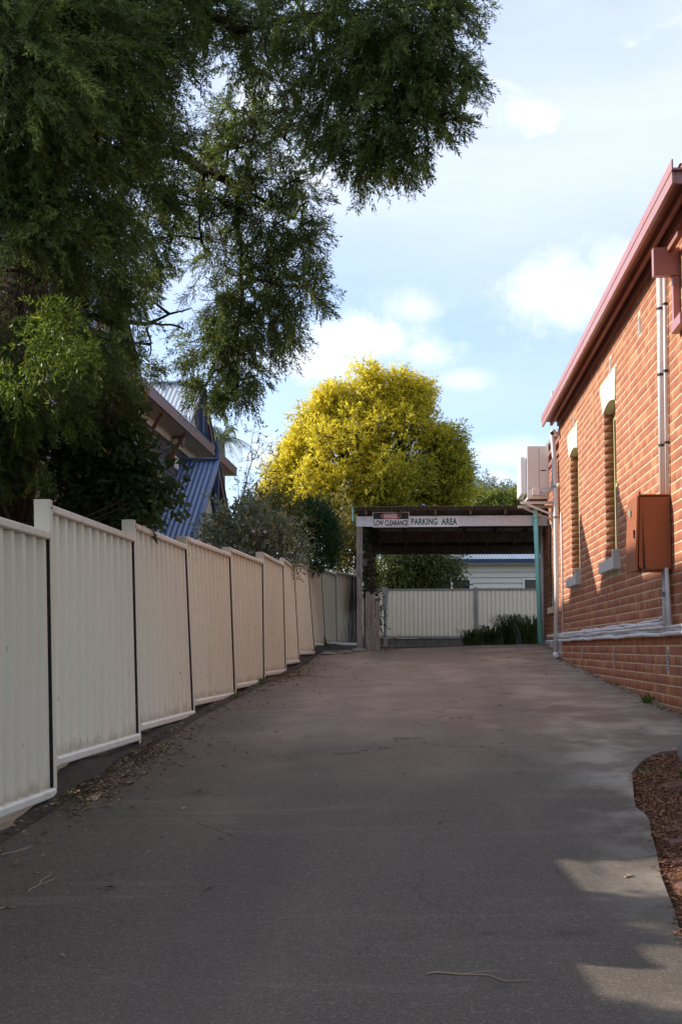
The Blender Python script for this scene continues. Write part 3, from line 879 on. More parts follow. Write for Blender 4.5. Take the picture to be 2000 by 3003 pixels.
# thin conduit by the far corner + wires
c_ = thing('thin_conduit', (WX-.02, 21.35, 1.5), 'slender white conduit rising beside the far corner of the brick wall', 'conduit')
MB().tube([(WX-.018, 21.35, 1.52), (WX-.018, 21.40, 3.4)], .013, 8).build('pipe', M['pvc'], c_, smooth=True)
c_ = thing('corner_conduit', (RW-.05, 25.55, 1.5), 'tall thin white pipe at the end of the rear brick wing', 'conduit')
MB().tube([(RW-.05, 25.55, 1.40), (RW-.05, 25.56, 3.85)], .030, 8).build('pipe', M['pvc'], c_, smooth=True)

# white downpipe at the corner
dp = thing('white_downpipe', (2.05, 21.85, gz(2.05, 21.85)), 'tall white downpipe standing at the far corner of the brick building', 'downpipe')
pts = [onY(1629, 1915, 21.88), onY(1632, 1700, 21.88), onY(1629, 1520, 21.88), onY(1628, 1430, 21.9), onY(1624, 1335, 21.9), onY(1618, 1270, 21.85)]
m = MB(); m.tube(pts, .036, 14); m.build('pipe', M['pvc'], dp, smooth=True)
p = pts[0]; m = MB(); m.tube([p, p+Vector((0, -.01, -.03)), p+Vector((.03, -.03, -.08))], [.045, .045, .05], 14); m.build('shoe', M['pvc'], dp, smooth=True)
for pz in (2, 3):
    q = pts[pz]; MB().tube([q, q+Vector((0, 0, .03))], .041, 14).build('bracket', M['vent'], dp)
# teal downpipe of the carport
tp = thing('teal_downpipe', (2.06, 24.9, gz(2.06, 24.9)), 'bright teal plastic downpipe leaning beside the carport entrance', 'downpipe')
a, b = onY(1568, 1480, 24.85), onY(1585, 1886, 24.85)
MB().tube([b, a], .045, 16).build('pipe', M['teal'], tp, smooth=True)
f = Vector(a).lerp(b, .09); MB().tube([f, f+Vector((0, 0, -.02))], .052, 16).build('joint_collar', M['teal'], tp, smooth=True)

# air conditioner on its bracket (its big face looks across the drive)
AY0, AY1, AX0, AX1, AZ0, AZ1 = 22.0, 22.95, 1.64, 1.98, 3.69, 4.53
ac = thing('air_conditioner', (1.83, 22.4, 3.1), 'beige air conditioning unit hung on a bracket at the corner of the brick wall', 'air conditioner')
m = MB(); m.box(AX0, AX1, AY0, AY1, AZ0, AZ1); m.build('casing', M['ac'], ac, bevel=.012)
cs = ac.children[0]
m = MB(); m.box(AX0-.10, AX0-.002, AY0+.06, AY0+.92, AZ0+.08, AZ1-.16); m.build('fan_guard', M['pvc'], ac, bevel=.02)
m = MB(); m.box(AX0+.02, AX1-.02, AY0-.003, AY0-.001, AZ0+.165, AZ0+.17); m.box(AX0+.185, AX0+.19, AY0-.003, AY0-.001, AZ0+.17, AZ1-.03); m.build('panel_seam', M['vent'], ac)
MB().box(AX0+.075, AX0+.19, AY0-.05, AY0-.002, AZ0+.05, AZ0+.165).build('valve_cover', M['ac'], ac, bevel=.012)
MB().box(AX0+.215, AX0+.30, AY0-.005, AY0-.001, AZ0+.44, AZ0+.455).build('handle_slot', M['tie'], ac)
m = MB(); m.box(AX0+.20, AX0+.25, AY0-.003, AY0-.001, AZ1-.20, AZ1-.075); m.box(AX0+.265, AX0+.29, AY0-.003, AY0-.001, AZ1-.10, AZ1-.07); m.build('label_sticker', M['white'], ac)
for yy in (AY0+.06, AY0+.70):
    m = MB(); m.box(AX0-.10, WX-.002, yy, yy+.045, AZ0-.075, AZ0-.035); m.bar((AX0, yy+.02, AZ0-.078), (WX-.02, yy+.02, AZ0-.28), .03, .03)
    m.box(WX-.045, WX-.003, yy+.004, yy+.041, AZ0-.40, AZ0-.078)
    m.build('wall_bracket', M['ac'], ac)
MB().box(AX0+.03, AX1-.02, AY0+.05, AY0+.85, AZ0-.033, AZ0-.002).build('base_tray', M['darkwood'], ac)
m = MB()
for k_, r_ in ((0, .016), (1, .012), (2, .010)):
    m.tube([(AX0+.19, AY0-.03-.01*k_, AZ0+.12-.03*k_), (AX0+.28, AY0-.05, AZ0+.10-.02*k_), (AX1+.02+.02*k_, AY0-.04, AZ0+.17-.02*k_), (AX1+.055+.02*k_, AY0-.02, AZ0+.30), (AX1+.06+.02*k_, AY0-.01, AZ0+.55), (AX1+.07, AY0+.05, AZ0+.60)], r_, 8)
m.build('refrigerant_pipe', M['oldpvc'], ac, smooth=True)
# security camera
sc_ = thing('security_camera', (2.03, 21.6, 4.62), 'small white dome security camera under the far end of the eave', 'camera')
p = onY(1622, 1268, 21.55)
MB().tube([Vector((WX-.02, 21.6, p.z)), Vector((p.x+.05, 21.58, p.z))], [.055, .055], 14).build('mount', M['pvc'], sc_, smooth=True)
MB().ball(p, .052, 16, 10).build('dome', M['pvc'], sc_, smooth=True)
MB().tube([p+Vector((-.018, -.030, -.012)), p+Vector((-.034, -.05, -.024))], [.03, .026], 14).build('lens', M['tie'], sc_)
sn = thing('sensor_light', (2.07, 21.7, 3.45), 'small round cream sensor at the brick corner below the air conditioner pipes', 'sensor')
p = onY(1639, 1424, 21.7)
MB().ball(p, .042, 14, 8, (1, .7, 1)).build('head', M['cream'], sn, smooth=True)
MB().box(p.x+.02, WX-.002, 21.68, 21.72, p.z-.02, p.z+.02).build('base', M['cream'], sn)

# ================================================================ CARPORT
def corrugated(m, o, du, dv, pitch=.076, amp=.009, nrm=None, t=.0012, seg=6):
    """corrugated sheet: origin o, du = across the ribs, dv = along the ribs; closed (both faces)"""
    o, du, dv = Vector(o), Vector(du), Vector(dv)
    nrm = Vector(nrm) if nrm else du.cross(dv).normalized()
    n = max(2, int(du.length/pitch*seg)); base = len(m.v)
    for s_ in (0, 1):
        for i in range(n+1):
            f = i/n; h = amp*math.sin(2*math.pi*f*du.length/pitch) + s_*t*3
            p = o+du*f+nrm*h
            m.v.append(tuple(p)); m.v.append(tuple(p+dv))
    k = 2*(n+1)
    for i in range(n):
        a = base+2*i; m.f.append((a, a+1, a+3, a+2)); b = a+k; m.f.append((b, b+2, b+3, b+1))
    m.f.append((base, base+k, base+k+1, base+1)); m.f.append((base+2*n, base+2*n+1, base+k+2*n+1, base+k+2*n))
    for i in range(n):
        a = base+2*i; m.f.append((a, a+2, a+k+2, a+k)); m.f.append((a+1, a+k+1, a+k+3, a+3))
    return m
cp = thing('carport', (.4, 28.5, gz(.4, 28.5)), 'open timber carport with corrugated iron roof at the end of the driveway', 'carport')
BEAM = [25.0, 28.7, 32.5]
for i, y in enumerate(BEAM):
    xl = (-1.20, -1.24, -1.26)[i]
    for x in (xl+.055, 2.75):
        MB().box(x-.052, x+.052, y-.05, y+.05, gz(x, y)-.1, 3.515).build('post', M['greywood'], cp, bevel=.004)
    if i == 0:
        m = MB(); m.box(xl, 3.2, y-.058, y-.052, 3.52, 3.705); m.box(xl, 3.2, y-.051, y, 3.52, 3.526); m.box(xl, 3.2, y-.051, y, 3.699, 3.705)
        m.build('front_beam', M['galv'], cp)
        MB().box(xl+.01, 3.2, y+.003, y+.045, 3.516, 3.70).build('beam', M['darkwood'], cp)
    else: MB().box(xl, 3.2, y-.045, y+.045, 3.517, 3.72).build('beam', M['darkwood'], cp)
x = -1.02
while x < 3.2:
    MB().box(x-.022, x+.022, 24.80, 32.9, 3.722, 3.800).build('rafter', M['darkwood'], cp); x += .62
for i, y in enumerate((24.86, 26.1, 27.4, 28.7, 30.0, 31.3, 32.7)):
    MB().box(-1.22, 3.2, y-.03, y+.03, 3.802, 3.838).build('purlin', M['darkwood'], cp)
x = -1.24; i = 0
while x < 3.1:
    m = MB(); corrugated(m, (x, 24.72, 3.851+.003*(i % 2)), (.80, 0, 0), (0, 8.25, 0), amp=.011)
    m.build('roof_sheet', M['oldroof'], cp); x += .76; i += 1
MB().box(-1.262, -1.245, 24.74, 25.1, 3.60, 3.84).build('end_cap', M['teal'], cp)
for i, x in enumerate((-1.04, -.955, -.868)):
    MB().box(x+.002, x+.083, 25.04+.006*i, 25.065+.006*i, gz(x, 25)-.05, 2.34-.03*i-(.12 if i == 2 else 0)).build('side_paling', M['paling'], cp, bevel=.003)
MB().box(-1.05, -.98, 26.7, 26.78, gz(-1, 26.7)-.05, 3.52).build('side_post', M['darkwood'], cp)
MB().box(-1.22, 3.2, 32.60, 32.63, 3.60, 3.80).build('rear_fascia', M['darkwood'], cp)
m = MB(); corrugated(m, (-1.16, 30.1, 2.2), (0, 2.6, 0), (0, 0, 1.2), nrm=(1, 0, 0)); m.build('side_sheet', M['oldroof'], cp)

# ---- signs on the beam
def lettering(txt, w, h, name, mat, parent, cx, y, cz, sx=1.0, bold=.012):
    cu = bpy.data.curves.new(name, 'FONT'); cu.body = txt; cu.align_x = 'CENTER'; cu.align_y = 'CENTER'; cu.size = 1; cu.offset = bold; cu.extrude = .0
    cu.space_character = 1.05
    tmp = bpy.data.objects.new(name, cu); col.objects.link(tmp)
    dg = bpy.context.evaluated_depsgraph_get(); me = bpy.data.meshes.new_from_object(tmp.evaluated_get(dg))
    bpy.data.objects.remove(tmp)
    co = np.zeros(len(me.vertices)*3, dtype=np.float32); me.vertices.foreach_get('co', co); co = co.reshape(-1, 3)
    mn, mx = co.min(0), co.max(0)
    X = cx + ((co[:, 0]-mn[0])/(mx[0]-mn[0])-.5)*w; Z = cz + ((co[:, 1]-mn[1])/(mx[1]-mn[1])-.5)*h
    me.vertices.foreach_set('co', np.stack([X, np.full_like(X, y), Z], 1).astype(np.float32).ravel()); me.update()
    me.materials.clear(); me.materials.append(mat)
    o = bpy.data.objects.new(name, me); col.objects.link(o); put(o, parent); return o
M['signwhite'] = paint('sign_white', (.90, .90, .92), .4, .15, 12, .7)
M['signblack'] = paint('sign_black', (.025, .027, .035), .45, .1)
M['signred'] = paint('sign_red', (.55, .06, .035), .4, .1)
M['signgreen'] = paint('sign_green', (.010, .155, .115), .45, .1)
def zpx(py, y): return EYE + (onY(1200, py, y).z-EYE)
YS = 24.93
s1 = thing('danger_sign', (-.70, YS, 3.5), 'white and black sign reading DANGER LOW CLEARANCE on the carport beam', 'sign')
a, b = onY(1092.5, 1502, YS), onY(1200, 1546, YS)
MB().box(a.x, b.x, YS-.002, YS+.010, b.z, a.z).build('board', M['signwhite'], s1)
cx = (a.x+b.x)/2; W_ = b.x-a.x; H_ = a.z-b.z; g_ = .012
MB().box(a.x+g_, b.x-g_, YS-.004, YS-.0025, b.z+H_*.53, a.z-g_*.9).build('black_panel', M['signblack'], s1)
m = MB()
for (x0, x1, z0, z1) in ((a.x+g_, b.x-g_, b.z+g_*.7, b.z+g_*1.1), (a.x+g_, a.x+g_*1.4, b.z+g_*.7, b.z+H_*.53), (b.x-g_*1.4, b.x-g_, b.z+g_*.7, b.z+H_*.53)): m.box(x0, x1, YS-.004, YS-.0025, z0, z1)
m.build('border_line', M['signblack'], s1)
def oval(rx, rz, y, cz):
    return MB().prism([Vector((cx+rx*math.cos(t*math.pi/16), 0, cz+rz*math.sin(t*math.pi/16))) for t in range(32)], (0, y, 0), (0, y+.0015, 0))
zc = b.z+H_*.735
oval(W_*.28, H_*.195, YS-.006, zc).build('white_oval', M['signwhite'], s1)
oval(W_*.272, H_*.178, YS-.008, zc).build('red_oval', M['signred'], s1)
lettering('DANGER', W_*.37, H_*.24, 'danger_lettering', M['signwhite'], s1, cx, YS-.0095, zc, bold=.045)
lettering('LOW CLEARANCE', W_*.92, H_*.36, 'clearance_lettering', M['signblack'], s1, cx, YS-.0045, b.z+H_*.285, bold=.035)
s2 = thing('parking_sign', (.1, YS, 3.52), 'white sign reading PARKING AREA in green letters on the carport beam', 'sign')
a, b = onY(1202, 1515.5, YS), onY(1344, 1544.5, YS)
MB().box(a.x, b.x, YS-.002, YS+.010, b.z, a.z).build('board', M['signwhite'], s2)
cx = (a.x+b.x)/2; W_ = b.x-a.x; H_ = a.z-b.z
lettering('PARKING', W_*.54, H_*.64, 'parking_lettering', M['signgreen'], s2, a.x+W_*.295, YS-.0045, (a.z+b.z)/2+.002, bold=.032)
lettering('AREA', W_*.325, H_*.64, 'area_lettering', M['signgreen'], s2, a.x+W_*.81, YS-.0045, (a.z+b.z)/2+.002, bold=.032)

# ================================================================ BACK FENCE AND WEATHERBOARD HOUSE
BY = 36.8
bf = thing('back_fence', (.2, BY, gz(0, BY)), 'low cream steel panel fence across the back behind the carport', 'fence')
px_ = [-3.375, -1.01, 1.355, 3.72]
for x in px_:
    MB().box(x-.055, x+.055, BY-.05, BY+.03, gz(x, BY)-.1, 2.935).build('fence_post', M['paling'], bf, bevel=.004)
for a, b in zip(px_[:-1], px_[1:]):
    m = MB(); pts = []
    n = 20; w = (b-a-.12)/n
    for i in range(n):
        for (du, d) in ((0, 0), (.06, .02), (.14, .02), (.2, 0)): pts.append((a+.06+(i+du)*w, d))
    pts.append((b-.06, 0))
    for (x, d) in pts: m.v += [(x, BY-.02+d, 1.62), (x, BY-.02+d, 2.89)]
    for i in range(len(pts)-1): q = 2*i; m.f.append((q, q+2, q+3, q+1))
    k = len(m.v)
    for (x, d) in pts: m.v += [(x, BY-.018+d, 1.62), (x, BY-.018+d, 2.89)]
    for i in range(len(pts)-1): q = k+2*i; m.f.append((q, q+1, q+3, q+2))
    pn = m.build('fence_panel', M['fence'], bf)
    MB().box(a+.057, b-.057, BY-.04, BY+.02, 2.86, 2.90).build('top_rail', M['paling'], pn)
    MB().box(a+.057, b-.057, BY-.04, BY+.02, 1.60, 1.655).build('bottom_rail', M['paling'], pn)
MB().box(-3.4, 3.8, BY-.012, BY+.008, gz(0, BY)-.1, 1.598).build('plinth_board', M['darkwood'], bf)

wb = thing('weatherboard_house', (2, 43, 1.5), 'pale weatherboard house with silver corrugated roof behind the back fence', 'house')
HY = 42.0
wz = lambda py: onY(1450, py, HY).z
x0 = onY(1225, 1700, HY).x; x1 = 7.0
MB().box(x0, x1, HY+.03, HY+7, 1.3, wz(1650)).build('wall', M['wboard'], wb)
z = 1.5; ztop_ = wz(1652)
WIN = [(onY(1268, 1700, HY).x, onY(1381, 1700, HY).x), (onY(1533, 1700, HY).x, onY(1660, 1700, HY).x)]
wt_ = wz(1696)
bw = MB()
while z < ztop_:
    z1_ = min(z+.163, ztop_)
    seg = [(x0, x1)]
    if z < wt_:
        for (a, b) in WIN:
            ns = []
            for (p, q) in seg:
                if b <= p or a >= q: ns.append((p, q)); continue
                if a > p: ns.append((p, a))
                if q > b: ns.append((b, q))
            seg = ns
    for (p, q) in seg:
        MB().prism([Vector((0, HY-.02, z)), Vector((0, HY+.028, z)), Vector((0, HY+.028, z1_)), Vector((0, HY+.024, z1_))], (p, 0, 0), (q, 0, 0)).build('weatherboard', M['wboard'], wb)
    z += .163
for (a, b) in WIN:
    z0_, z1_ = wz(1790), wt_
    m = MB(); t_ = .045
    m.box(a, a+t_, HY-.03, HY+.02, z0_, z1_); m.box(b-t_, b, HY-.03, HY+.02, z0_, z1_); m.box(a+t_, b-t_, HY-.03, HY+.02, z1_-t_, z1_); m.box(a+t_, b-t_, HY-.03, HY+.02, z0_, z0_+t_); m.box((a+b)/2-.03, (a+b)/2+.03, HY-.03, HY+.02, z0_+t_, z1_-t_)
    w_ = m.build('window', M['white'], wb)
    MB().box(a+t_, b-t_, HY-.004, HY+.002, z0_+t_, z1_-t_).build('pane', M['glass'], w_)
MB().box(x0-.15, x1+.2, HY-.30, HY-.26, wz(1653), wz(1643)).build('fascia', M['navy'], wb)
MB().box(x0-.1, x1+.2, HY-.258, HY+.03, wz(1655), wz(1652)).build('soffit', M['white'], wb)
m = MB(); corrugated(m, (x0-.15, HY-.32, wz(1643)+.02), (x1-x0+.3, 0, 0), (0, 4.2, 1.35), pitch=.09, amp=.012); m.build('roof', M['greyroof'], wb)
MB().prism([Vector((0, HY+.04, wz(1650))), Vector((0, HY+7, wz(1650))), Vector((0, HY+3.7, wz(1650)+1.1))], (x0+.01, 0, 0), (x1, 0, 0)).build('gable', M['wboard'], wb)

# ================================================================ GABLED HOUSE ON THE LEFT
hs = thing('gabled_house', (-6, 25, 1.4), 'dark brick house with blue corrugated gables and brown trim behind the left fence', 'house')
EX, EZ, HX = -4.60, 5.58, -5.05
core = MB(); core.box(-12.5, HX-.03, 15.9, 33.5, 1.0, 5.60)
hw = core.build('wall', M['gmortar'], hs)
rb = []; k = 0
while 1.5+k*BZ < 5.55:
    y = 22.5 + (0 if k % 2 else -.12)
    while y < 33.5:
        if y > 22.5: rb.append((y, min(33.5, y+.228), 1.5+k*BZ, 1.5+k*BZ+.075))
        y += .24
    k += 1
V, F = brick_boxes(rb, 0)
V = np.array(V); V[:, 0] = HX - V[:, 0]
o = npmesh('brick_courses', V, np.array(F)[:, ::-1], M['gbrick'], hw, tones(len(rb))); o['kind'] = 'stuff'
rb2 = []; k = 0
while 1.5+k*BZ < 5.55:
    x = -12.4 + (0 if k % 2 else .12)
    while x < HX-.25:
        rb2.append((x, x+.228, 1.5+k*BZ, 1.5+k*BZ+.075)); x += .24
    k += 1
V, F = brick_boxes(rb2, 0); V = np.array(V)
o = npmesh('brick_courses', np.stack([V[:, 1], 15.87+V[:, 0], V[:, 2]], 1), np.array(F)[:, ::-1], M['gbrick'], hw, tones(len(rb2))); o['kind'] = 'stuff'
# eaves
MB().box(EX, EX+.03, 15.3, 33.9, EZ-.02, EZ+.16).build('fascia', M['browntrim'], hs)
MB().box(EX-.55, EX-.002, 15.3, 33.9, EZ-.015, EZ+.005).build('soffit', M['tan'], hs)
MB().box(HX+.002, HX+.06, 15.9, 33.5, EZ-.16, EZ-.017).build('frieze_board', M['tan'], hs)
# main roof
m = MB(); corrugated(m, (EX+.04, 34.0, EZ+.17), (0, -18.8, 0), (-4.1, 0, 2.55), pitch=.2, amp=.012, seg=4); m.build('roof', M['blueroof'], hs)
m = MB(); corrugated(m, (-12.8, 15.2, EZ+.17), (0, 18.8, 0), (4.1, 0, 2.55), pitch=.2, amp=.012, seg=4); m.build('roof', M['blueroof'], hs)
MB().prism([Vector((EX-.1, 0, EZ)), Vector((-12.6, 0, EZ)), Vector((-8.68, 0, EZ+2.55))], (0, 15.5, 0), (0, 15.6, 0)).build('gable_end', M['tancream'], hs)
# gables facing the drive
def gable(name, yc, apex, half, xg, back, eave, roofmat, finial=False, drop=1.0):
    """a gable with its ridge running back from xg; returns the part"""
    tanp = (apex-eave)/half
    ga = MB().prism([Vector((xg-.30, yc-half+.12, eave)), Vector((xg-.30, yc+half-.12, eave)), Vector((xg-.30, yc, apex-.1))], (0, 0, 0), (-.12, 0, 0)).build(name, M['tan'], hs)
    for s_ in (-1, 1):
        m = MB()
        L = Vector((0, s_*half*1.06, -(apex-eave)*1.06))
        corrugated(m, (xg, yc, apex+.02), (back-xg, 0, 0), L, pitch=.10, amp=.012, nrm=(0, s_*tanp/math.hypot(1, tanp), 1/math.hypot(1, tanp)), seg=5)
        m.build('roof_slope', roofmat, ga)
        # barge board and its metal capping
        p0 = Vector((xg+.012, yc, apex-.075)); p1 = p0+L
        MB().bar(p0, p1, .035, .15).build('barge_board', M['browntrim'], ga)
        MB().bar(p0+Vector((.012, 0, .105)), p1+Vector((.012, 0, .105)), .07, .035).build('barge_capping', M['navy'] if s_ > 0 else roofmat, ga)
    MB().bar((xg+.02, yc, apex+.055), (back, yc, apex+.055), .22, .03).build('ridge_cap', roofmat, ga)
    # battened infill
    zb = eave+(apex-eave)*.30
    y = yc-half
    while y < yc+half:
        zt = apex-.16-abs(y-yc)*tanp
        if zt-zb > .1: MB().box(xg-.299, xg-.262, y-.03, y+.03, zb, zt).build('batten', M['tancream'], ga)
        y += .155
    w_ = (apex-zb-.16)/tanp
    MB().box(xg-.298, xg-.225, yc-w_, yc+w_, zb-.09, zb-.002).build('sill_board', M['tancream'], ga)
    kp = MB(); kp.box(xg-.045, xg+.045, yc-.045, yc+.045, apex-drop, apex+.02)
    kp.prism([Vector((xg-.045, yc-.045, apex-drop)), Vector((xg+.045, yc-.045, apex-drop)), Vector((xg+.045, yc+.045, apex-drop)), Vector((xg-.045, yc+.045, apex-drop))], (0, 0, -.001), (0, 0, -.002))
    kp = kp.build('king_post', M['navy'], ga, bevel=.006)
    if finial:
        f = MB(); f.tube([(xg, yc, apex+.02), (xg, yc, apex+.12), (xg, yc, apex+.16), (xg, yc, apex+.20), (xg, yc, apex+.42), (xg, yc, apex+.46), (xg, yc, apex+.50), (xg, yc, apex+.53)], [.055, .055, .035, .06, .03, .012, .035, .004], 10)
        f.build('finial', M['navy'], ga, smooth=True)
    return ga
for i, yc in enumerate((17.7, 21.27, 29.8)):
    gable('upper_gable', yc, 7.07, 1.95 if i < 2 else 2.35, -4.80, -8.0, 5.80 if i < 2 else 5.56, M['blueroof'] if i < 2 else M['greyroof'], drop=1.05)
pg = gable('porch_gable', 28.78, 5.24, 2.82, -4.30, -6.9, 3.45, M['blueroof'], True, drop=1.35)
MB().box(-6.9, -4.32, 25.90, 25.94, 3.28, 3.44).build('porch_fascia', M['tancream'], pg)
MB().box(-4.72, -4.62, 26.1, 31.4, 3.25, 3.42).build('porch_beam', M['tan'], pg)
for y in (26.15, 31.35): MB().box(-4.73, -4.61, y-.06, y+.06, 1.2, 3.25).build('porch_post', M['tancream'], pg, bevel=.005)
# outrigger brackets under the upper eave
for y in (19.0, 21.8, 24.6, 27.0): MB().bar((HX+.06, y, EZ-.55), (EX-.08, y, EZ-.03), .05, .07).build('eave_bracket', M['browntrim'], hs)
for y in (20.4, 24.2):
    m = MB(); m.box(HX-.01, HX+.03, y-.45, y+.45, 3.3, 4.9); w_ = m.build('window', M['white'], hs)
    MB().box(HX+.031, HX+.036, y-.40, y+.40, 3.36, 4.84).build('pane', M['glass'], w_)
MB().box(HX+.003, HX+.02, 27.9, 28.35, 5.0, 5.25).build('plaque', M['tancream'], hs)

ext = thing('rendered_shed', (-6.5, 14.5, .9), 'peach rendered single storey wall behind the shrubs at the far left', 'shed')
MB().box(-11, -3.05, 13.9, 15.6, .5, 3.18).build('wall', M['render'], ext)
MB().box(-11.2, -2.95, 13.7, 15.7, 3.182, 3.30).build('roof', M['tan'], ext, bevel=.01)
MB().box(-11, -3.08, 13.885, 13.898, 2.85, 2.865).build('wall_joint', M['browntrim'], ext)

# ================================================================ VEGETATION
def unit(a): return a/np.maximum(1e-9, np.linalg.norm(a, axis=-1, keepdims=True))
def sprig_leaves(P, D, L, nleaf, ll, lw, spread, tone, droop=.25, mid=.45, jit=.35):
    """leafy shoots: P base (n,3), D direction (n,3), L length (n,). Every leaf one kinked blade (4 verts)."""
    n = len(P); D = unit(D)
    up = np.where(np.abs(D[:, 2:3]) > .9, np.array([[1., 0, 0]]), np.array([[0, 0, 1.]]))
    A = unit(np.cross(D, up)); B = np.cross(D, A)
    t = (np.arange(nleaf)+.6)/nleaf
    ang = (np.arange(nleaf)*2.4)[None, :] + rng.random((n, 1))*6.28 + rng.normal(0, .4, (n, nleaf))
    rad = A[:, None, :]*np.cos(ang)[..., None] + B[:, None, :]*np.sin(ang)[..., None]
    tt = np.clip(t[None, :] + rng.normal(0, .05, (n, nleaf)), .03, 1)
    base = P[:, None, :] + D[:, None, :]*(tt*L[:, None])[..., None]
    base[..., 2] -= droop*(tt**2)*L[:, None]
    sp_ = spread*(1.15-.55*tt)
    ld = unit(D[:, None, :]*(1.0) + rad*sp_[..., None] + rng.normal(0, jit, (n, nleaf, 3)) + np.array([0, 0, -droop*.5]))
    wdir = unit(np.cross(ld, rng.normal(0, 1, (n, nleaf, 3))))
    l_ = ll*(.7+.6*rng.random((n, nleaf)))[..., None]; w_ = lw*(.75+.5*rng.random((n, nleaf)))[..., None]
    v0 = base; v2 = base+ld*l_; m_ = base+ld*l_*mid
    V = np.stack([v0, m_-wdir*w_*.5, v2, m_+wdir*w_*.5], 2).reshape(-1, 3)
    F = np.arange(len(V)).reshape(-1, 4)
    tn = np.clip(np.repeat(tone, nleaf) + rng.normal(0, .10, n*nleaf), 0, 1)
    return V, F, tn
def stems(P, D, L, r, droop=.25):
    """thin three-sided twigs for the shoots"""
    n = len(P); D = unit(D)
    up = np.where(np.abs(D[:, 2:3]) > .9, np.array([[1., 0, 0]]), np.array([[0, 0, 1.]]))
    A = unit(np.cross(D, up)); B = np.cross(D, A)
    V = []; 
    Q = []
    for f, rr in ((0, 1.0), (.55, .75), (1, .3)):
        c = P + D*(f*L)[:, None]; c = c.copy(); c[:, 2] -= droop*f*f*L
        for k in range(3):
            a = 2*math.pi*k/3
            Q.append(c + (A*math.cos(a)+B*math.sin(a))*(r*rr))
    V = np.stack(Q, 1).reshape(-1, 3)
    base = (np.arange(n)*9)[:, None]
    pat = np.array([[0, 1, 4, 3], [1, 2, 5, 4], [2, 0, 3, 5], [3, 4, 7, 6], [4, 5, 8, 7], [5, 3, 6, 8]])
    F = (base[:, :, None] + pat[None]).reshape(-1, 4)
    return V, F
def fill(clumps, dens, inner=.25):
    """points and outward directions inside ellipsoidal clumps; clump = (centre Vector, (rx,ry,rz), weight)"""
    P, D, S = [], [], []
    for (c, r, w) in clumps:
        n = max(4, int(dens*w*(r[0]*r[1]*r[2])**(2/3)))
        u = unit(rng.normal(0, 1, (n, 3)))
        s = (inner + (1-inner)*rng.random(n)**.55)
        wob = 1 + .16*np.sin(u[:, 0]*5+c[0]*7) + .13*np.sin(u[:, 2]*7+c[1]*3) + .10*np.sin(u[:, 1]*9+c[2]*5)
        P.append(np.array(c)[None] + u*(s*wob)[:, None]*np.array(r)[None]); D.append(u); S.append(s)
    return np.concatenate(P), np.concatenate(D), np.concatenate(S)
def pxclump(px, py, r, Y, w=1., ry=None, rz=None):
    c = onY(px, py, Y); k = Y/FPX*1.02
    return (np.array(c), (r*k, (ry or r)*k, (rz or r)*k), w)
def limb(m, a, b, r0, r1, bend=.15, n=6, seed=0, k=7):
    q = random.Random(seed); a, b = Vector(a), Vector(b); L = (b-a).length
    o1 = Vector((q.uniform(-1, 1), q.uniform(-1, 1), q.uniform(-.5, .8)))*bend*L
    pts = [a.lerp(b, i/n) + o1*math.sin(math.pi*i/n)*.6 + Vector((q.uniform(-1, 1), q.uniform(-1, 1), q.uniform(-1, 1)))*.02*L*(0 < i < n) for i in range(n+1)]
    m.tube(pts, [r0+(r1-r0)*(i/n)**.8 for i in range(n+1)], k)
    return pts

# ---- the big overhanging tree, fine drooping foliage
pine = thing('overhanging_tree', (-3.55, 11.9, gz(-3.5, 11.9)), 'large dark fine-leaved tree overhanging the fence and driveway at upper left', 'tree')
M['pinebark'] = mat_bark('fibrous_bark', (.030, .020, .016), (.110, .072, .052))
M['pineleaf'] = leafmat('fine_dark_leaf', (.062, .100, .032), (.185, .260, .068), .38, .55, (.36, .40, .08))
CL = []
def add(px, py, r, Y, w=1., **k): CL.append(pxclump(px, py, r, Y, w, **k))
# left mass
for (px, py, r, Y, w) in ((-120, -60, 260, 8.6, 1), (120, -40, 230, 9.0, 1), (330, -30, 190, 9.6, 1), (520, -40, 160, 10, .9), (60, 170, 220, 8.4, 1.1), (260, 170, 190, 9.2, 1), (420, 130, 130, 9.8, .9),
        (-80, 380, 230, 8.8, 1), (120, 400, 210, 9.0, 1.1), (320, 360, 170, 9.6, 1), (440, 260, 90, 10.2, .9), (470, 430, 90, 10.4, 1), (60, 640, 200, 9.0, 1.1), (260, 600, 170, 9.5, 1), (420, 560, 110, 10.3, .9), (530, 600, 60, 10.8, .8),
        (-60, 830, 180, 9.0, 1), (110, 820, 140, 9.4, 1), (300, 780, 130, 10, 1), (400, 850, 70, 10.6, .9), (440, 700, 80, 10.8, .8), (30, 1010, 90, 9.8, .7), (230, 940, 110, 9.9, .9), (330, 1010, 70, 11.0, .7), (120, 1000, 80, 9.6, .8), (210, 1060, 60, 9.8, .6),
        (370, 1000, 45, 11.2, .6), (400, 1090, 40, 11.8, .7), (300, 1120, 90, 11.4, .7), (180, 1150, 100, 11, .8), (60, 1170, 85, 10.6, .8), (110, 1370, 22, 10.9, .5), (50, 1340, 20, 10.9, .5), (10, 1400, 14, 10.9, .5)):
    add(px, py, r, Y, w)
